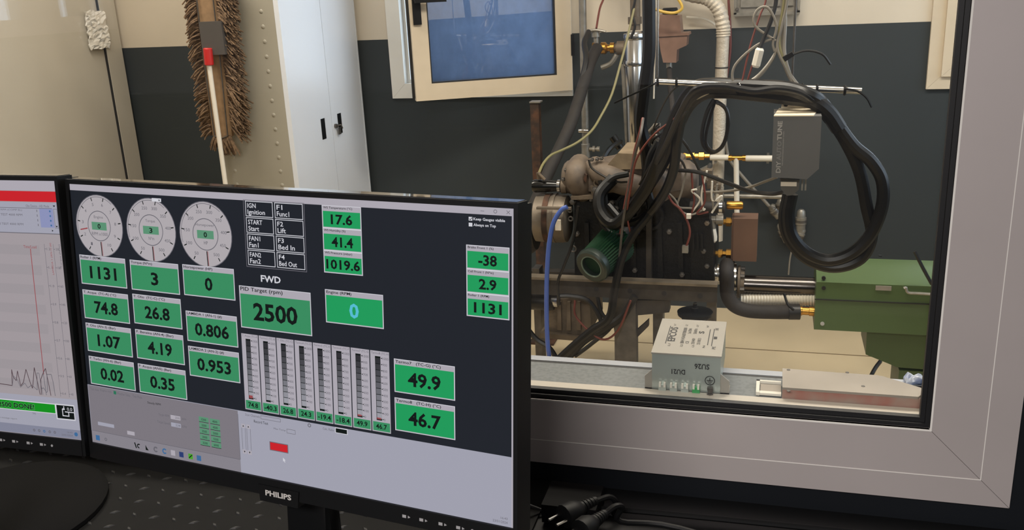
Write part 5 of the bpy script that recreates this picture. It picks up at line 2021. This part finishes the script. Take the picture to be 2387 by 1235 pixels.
thin = [
    ('signal_cable', [(1572, 396, 3.05), (1630, 402), (1690, 424), (1750, 446), (1800, 452), (1830, 446, 2.80)], 0.0068, M_rubber, 'black signal cable sagging from the plenum to the controller connector'),
    ('signal_cable', [(1640, 448, 3.15), (1690, 446), (1740, 438), (1780, 424), (1812, 412, 2.80)], 0.0045, M_greywire, 'grey signal cable rising to the bottom of the controller'),
    ('signal_cable', [(1690, 322, 4.47), (1700, 370), (1730, 410), (1770, 455), (1800, 488, 4.46)], 0.008, M_greywire, 'grey cable slanting down the dark wall to the round connectors'),
    ('coiled_cable', [(1664, 232, 2.82), (1648, 262), (1637, 305), (1640, 338), (1660, 355), (1684, 340), (1696, 300), (1694, 258), (1672, 238), (1660, 240, 2.84)], 0.0062, M_rubber, 'coil of black cable hanging below the arching harness'),
    ('coiled_cable', [(1667, 236, 2.83), (1655, 275), (1645, 320), (1652, 345), (1672, 352), (1690, 325), (1699, 285), (1690, 250), (1670, 240, 2.82)], 0.0045, M_rubber, 'thinner inner coil of black cable below the arching harness'),
    ('red_wire', [(1474, 560, 3.02), (1462, 500), (1472, 430), (1484, 370), (1520, 318), (1562, 284, 2.9), (1590, 262, 2.84)], 0.0035, M_redwire, 'red wire climbing over the dusty plenum'),
    ('red_wire', [(1446, 545, 3.02), (1456, 480), (1470, 410), (1480, 350), (1496, 290, 3.0), (1500, 240, 3.08)], 0.0045, M_redwire, 'thick red wire beside the ceiling trunk'),
    ('grey_pair', [(1504, 240, 3.08), (1494, 310, 2.97), (1478, 370), (1466, 440), (1452, 520), (1444, 600, 3.0), (1436, 660, 3.02)], 0.0045, M_dullsteel, 'grey wire pair crossing in front of the plenum'),
    ('sensor_wire', [(1552, 442, 3.1), (1566, 470), (1586, 488), (1602, 515), (1608, 545), (1598, 580, 3.1)], 0.004, M_redwire, 'thin red wire ending in a grey plug on the block'),
    ('sensor_wire', [(1556, 448, 3.1), (1574, 466), (1588, 492), (1612, 500), (1638, 490, 3.12)], 0.0035, M_greywire, 'thin pale wire forking at the block'),
    ('sensor_wire', [(1372, 372, 3.12), (1380, 392), (1410, 412), (1440, 424), (1462, 424, 3.1)], 0.004, M_rubber, 'thin black wire draped across the plenum ribs'),
    ('sensor_wire', [(1582, 316, 3.0), (1604, 345), (1622, 380), (1632, 402, 3.15)], 0.005, M_rubber, 'thin black wire slanting to the throttle lever'),
    ('sensor_wire', [(1560, 300, 3.0), (1520, 330), (1548, 352), (1586, 372), (1600, 400, 3.1)], 0.004, M_rubber, 'thin black wire looping over the cover'),
    ('vacuum_hose', [(1398, 420, 3.12), (1408, 470), (1402, 520), (1430, 545), (1452, 548, 3.06)], 0.008, M_rubber, 'black vacuum hose hanging left of the pulleys'),
    ('vacuum_hose', [(1465, 405, 3.1), (1430, 414), (1410, 440), (1412, 480, 3.1)], 0.011, M_rubber, 'black vacuum hose curling under the plenum'),
    ('lower_cable', [(1300, 690, 3.06), (1330, 690), (1370, 700), (1398, 740), (1408, 780, 3.1)], 0.009, M_rubber, 'black cable arching below the drilled rail'),
    ('lower_cable', [(1348, 480, 3.05), (1336, 560), (1314, 620), (1300, 660), (1304, 710, 3.05)], 0.0055, M_rubber, 'black cable hanging from the turbo past the rail'),
    ('lower_cable', [(1225, 760, 3.1), (1250, 790), (1280, 810), (1300, 840, 3.1)], 0.010, M_rubber, 'black cable lying below the turbo'),
    ('lower_cable', [(1480, 690, 3.1), (1452, 735), (1412, 765), (1360, 796), (1310, 850, 3.08)], 0.014, M_rubber, 'thick black cable bundle sagging under the rail beside the leg'),
    ('lower_cable', [(1462, 730, 3.16), (1440, 770), (1446, 800), (1460, 770), (1470, 740, 3.16)], 0.012, M_rubber, 'short black cable loop beside the stand leg'),
    ('lower_cable', [(1392, 690, 3.16), (1402, 730), (1424, 760), (1380, 800), (1340, 830, 3.1)], 0.008, M_rubber, 'thin black cable crossing in front of the sump'),
    ('pink_wire', [(1340, 700, 3.1), (1344, 740), (1400, 790), (1440, 770), (1470, 700, 3.05)], 0.004, M_redwire, 'red wire hanging below the drilled rail'),
    ('white_wire', [(1590, 262, 2.9), (1612, 236), (1650, 216), (1668, 206, 2.8)], 0.005, M_white, 'white wire leaving the harness under the bar'),
    ('thin_antenna', [(1600, 260, 2.82), (1570, 300), (1530, 360), (1490, 430, 3.0)], 0.003, M_rubber, 'thin black lead alongside the harness sleeve'),
    ('thin_antenna', [(1592, 190, 2.8), (1560, 220), (1530, 280), (1514, 340, 3.0)], 0.003, M_rubber, 'thin black lead from the bar to the plenum'),
    ('floor_cable', [(2052, 842, 3.5), (2040, 858), (2028, 880, 3.4)], 0.008, M_rubber, 'black cable leaving the foot of the green pedestal'),
    ('brake_cable', [(2132, 586, 3.17), (2150, 622), (2172, 662, 3.17)], 0.006, M_rubber, 'black cable slanting across the green brake housing'),
]
for nm, pts, r, m, lab in thin:
    wire(nm, pts, r, m, label=lab, cat=nm.split('_')[-1] if nm.split('_')[-1] in ('wire', 'cable', 'hose') else 'wire')
pb('wire_plug', M_galv, 1590, 574, 1604, 590, 3.09, 0.02, en, 0.002)
pb('wire_plug', M_white, 1600, 500, 1610, 510, 3.09, 0.02, en, 0.003)
pb('blue_sensor', M_bluecap, 1464, 515, 1490, 545, YE - 0.04, 0.04, en, 0.004, label='dark blue sensor block')
wire('blue_hose', [(1322, 482, 3.06), (1308, 490), (1290, 520), (1280, 570), (1275, 640), (1274, 720), (1276, 790), (1280, 830, 3.06), (1290, 900, 3.1)], 0.0085, M_blue, n=10, label='bright blue silicone hose hanging in front of the turbo', cat='hose')

# wires gathered above the bar
up = [
    ('hanging_wire', [(1838, -30, 2.8), (1822, 60), (1812, 110), (1832, 160), (1850, 200, 2.78)], 0.0045, M_greywire, 'grey wire dropping straight from above to the bar'),
    ('hanging_wire', [(1812, -30, 2.8), (1800, 40), (1780, 90), (1770, 115, 2.78)], 0.006, M_rubber, 'black lead dropping to the white inline plug'),
    ('hanging_wire', [(1826, -30, 2.82), (1828, 50), (1826, 120), (1838, 170), (1862, 205, 2.78)], 0.008, M_greywire, 'bundle of grey wires hanging to the bar'),
    ('hanging_wire', [(1790, -30, 2.82), (1770, 40), (1748, 110), (1730, 190, 2.78)], 0.003, M_redwire, 'red wire slanting down to the bar'),
    ('hanging_wire', [(1830, -20, 2.8), (1816, 80), (1822, 130), (1846, 185), (1876, 208, 2.78)], 0.005, M_ygreen, 'yellowish wire hanging beside the grey bundle'),
    ('hanging_wire', [(1758, 140, 2.78), (1748, 170), (1740, 196, 2.78)], 0.003, M_redwire, 'red wire below the white inline plug'),
    ('looped_wire', [(1808, 95, 2.79), (1760, 60), (1764, 25), (1790, 18), (1810, 60), (1802, 100), (1806, 120, 2.79)], 0.004, M_greywire, 'grey wire loop high above the bar'),
    ('looped_wire', [(1806, 88, 2.79), (1760, 108), (1715, 150), (1708, 184), (1724, 195), (1766, 182), (1800, 140), (1812, 110, 2.79)], 0.004, M_greywire, 'large grey wire loop around the white inline plug'),
    ('looped_wire', [(1812, 116, 2.8), (1790, 150), (1764, 178), (1742, 192, 2.79)], 0.004, M_white, 'pale wire curving inside the large loop'),
    ('looped_wire', [(1844, 128, 2.78), (1880, 118), (1916, 126), (1936, 150, 2.8)], 0.0035, M_rubber, 'black zip tie tail arching right of the bundle'),
    ('wall_wire', [(1698, -20, 4.45), (1702, 60), (1702, 120), (1692, 190), (1680, 240, 4.45)], 0.006, M_redwire, 'red brown wire running down the wall by the foil pipe'),
    ('wall_wire', [(1412, -30, 4.4), (1398, 20), (1390, 66, 4.25)], 0.005, M_redwire, 'thin brown wire dropping to the brass valve'),
    ('wall_wire', [(1530, -30, 4.3), (1530, 60), (1526, 160), (1524, 230, 4.3)], 0.004, M_white, 'white wire hanging beside the ceiling trunk'),
    ('wall_wire', [(1600, 40, 4.45), (1640, 44), (1668, 60), (1680, 90, 4.45)], 0.006, M_white, 'white wire bowing from the expansion tank to the foil pipe'),
    ('wall_wire', [(1482, -20, 4.0), (1474, 30), (1480, 60), (1470, 90, 4.0)], 0.006, M_rubber, 'black wire twisted around the steel column pipe'),
]
for nm, pts, r, m, lab in up:
    wire(nm, pts, r, m, label=lab, cat='wire')
ip = thing('inline_plug', 'white inline plug on a hanging black lead above the bar', 'plug', P(1768, 132, 2.78))
bm = B()
lathe(bm, P(1772, 112, 2.78), P(1762, 152, 2.78) - P(1772, 112, 2.78), [(0, .009), (.006, .0125), (.05, .0125), (.056, .009)], 8)
finish('plug_shell', bm, M_white, ip, smooth=20)
ck = thing('wire_clip', 'black clip gripping the hanging wires', 'clip', P(1838, 132, 2.77))
bm = B()
prism(bm, [P(1824, 134, 2.76), P(1846, 121, 2.76), P(1852, 130, 2.76), P(1830, 144, 2.76)], (0, 0.02, 0))
finish('clip_body', bm, M_black, ck, 0.002)

# harness clutter gathered behind the trunk
for k, (x, y) in enumerate(((1560, 320), (1530, 296), (1546, 344), (1520, 350), (1572, 350))):
    pb('harness_plug', (M_black, M_galv, M_black, M_dullsteel, M_cast)[k], x - 8, y - 6, x + 8, y + 7, YE - 0.06 + 0.02 * k, 0.025, en, 0.003)
tk = random.Random(11)
for k in range(9):
    x, y = tk.uniform(1520, 1575), tk.uniform(268, 350)
    pts = [(x, y, 3.12)] + [(x + tk.uniform(-20, 20), y + 18 * (j + 1) + tk.uniform(-6, 6)) for j in range(3)]
    pts[-1] = pts[-1] + (3.16,)
    wire('engine_lead', pts, tk.choice((0.003, 0.004, 0.005)), tk.choice((M_rubber, M_greywire, M_redwire, M_rubber)), en)
for k in range(7):
    x = 1600 + 12 * k
    pts = [(x, tk.uniform(395, 450), 3.1), (x + tk.uniform(-16, 16), tk.uniform(430, 470)), (x + tk.uniform(-20, 24), tk.uniform(450, 500)), (x + tk.uniform(-20, 20), tk.uniform(470, 510), 3.12)]
    wire('engine_lead', pts, 0.0035, tk.choice((M_greywire, M_redwire, M_white)), en)

# round connectors on the wall
rc = [('grey screw connector angled on the cable below the controller', (1796, 478), (1820, 508)), ('upright grey screw connector right of the thick cable', (1868, 488), (1866, 545)), ('grey screw connector tucked behind the thick cable', (1822, 462), (1818, 500)), ('lower grey screw connector behind the cable loop', (1818, 520), (1838, 566)), ('tilted grey screw connector at the foot of the pair', (1872, 530), (1852, 568))]
for lab, a, b in rc:
    t = thing('screw_connector', lab, 'connector', P(b[0], b[1], 4.46), 'round grey connectors hung on the wall')
    p0, p1 = P(a[0], a[1], 4.46), P(b[0], b[1], 4.46)
    L = (p1 - p0).length
    bm = B()
    lathe(bm, p0, p1 - p0, [(0, .012), (.01, .02), (L * .3, .022), (L * .32, .026), (L * .6, .026), (L * .62, .022), (L * .9, .022), (L, .012)], 14)
    finish('connector_shell', bm, M_galv, t)
    bm = B()
    lathe(bm, p0 + (p1 - p0) * .42, p1 - p0, [(0, .0275), (.012, .0275)], 14)
    finish('lock_ring', bm, M_dullsteel, t)
wire('hanging_lead', [(1852, 560, 4.47), (1842, 600), (1838, 640, 4.47)], 0.004, M_greywire, label='thin grey lead hanging below the round connectors', cat='wire')

# plastic wrap on the sill behind the plate's cut corner
c = PZ(2146, 884, ZS + 0.008)
ws = thing('plastic_wrap', 'crumpled blue white plastic wrap behind the cut corner of the plate', 'wrap', (c.x, c.y, ZS))
bm = B()
g = []
for i in range(10):
    g.append([bm.verts.new((c.x - 0.022 + 0.0048 * i + random.uniform(-.001, .001), c.y - 0.012 + 0.003 * j, ZS + 0.005 + random.uniform(0, .009))) for j in range(9)])
fs = [bm.faces.new((g[i][j], g[i + 1][j], g[i + 1][j + 1], g[i][j + 1])) for i in range(9) for j in range(8)]
r_ = bmesh.ops.extrude_face_region(bm, geom=fs)
bmesh.ops.translate(bm, verts=[v for v in r_['geom'] if isinstance(v, bmesh.types.BMVert)], vec=(0, 0, -0.004))
finish('wrap_sheet', bm, M_sheet, ws, smooth=0)
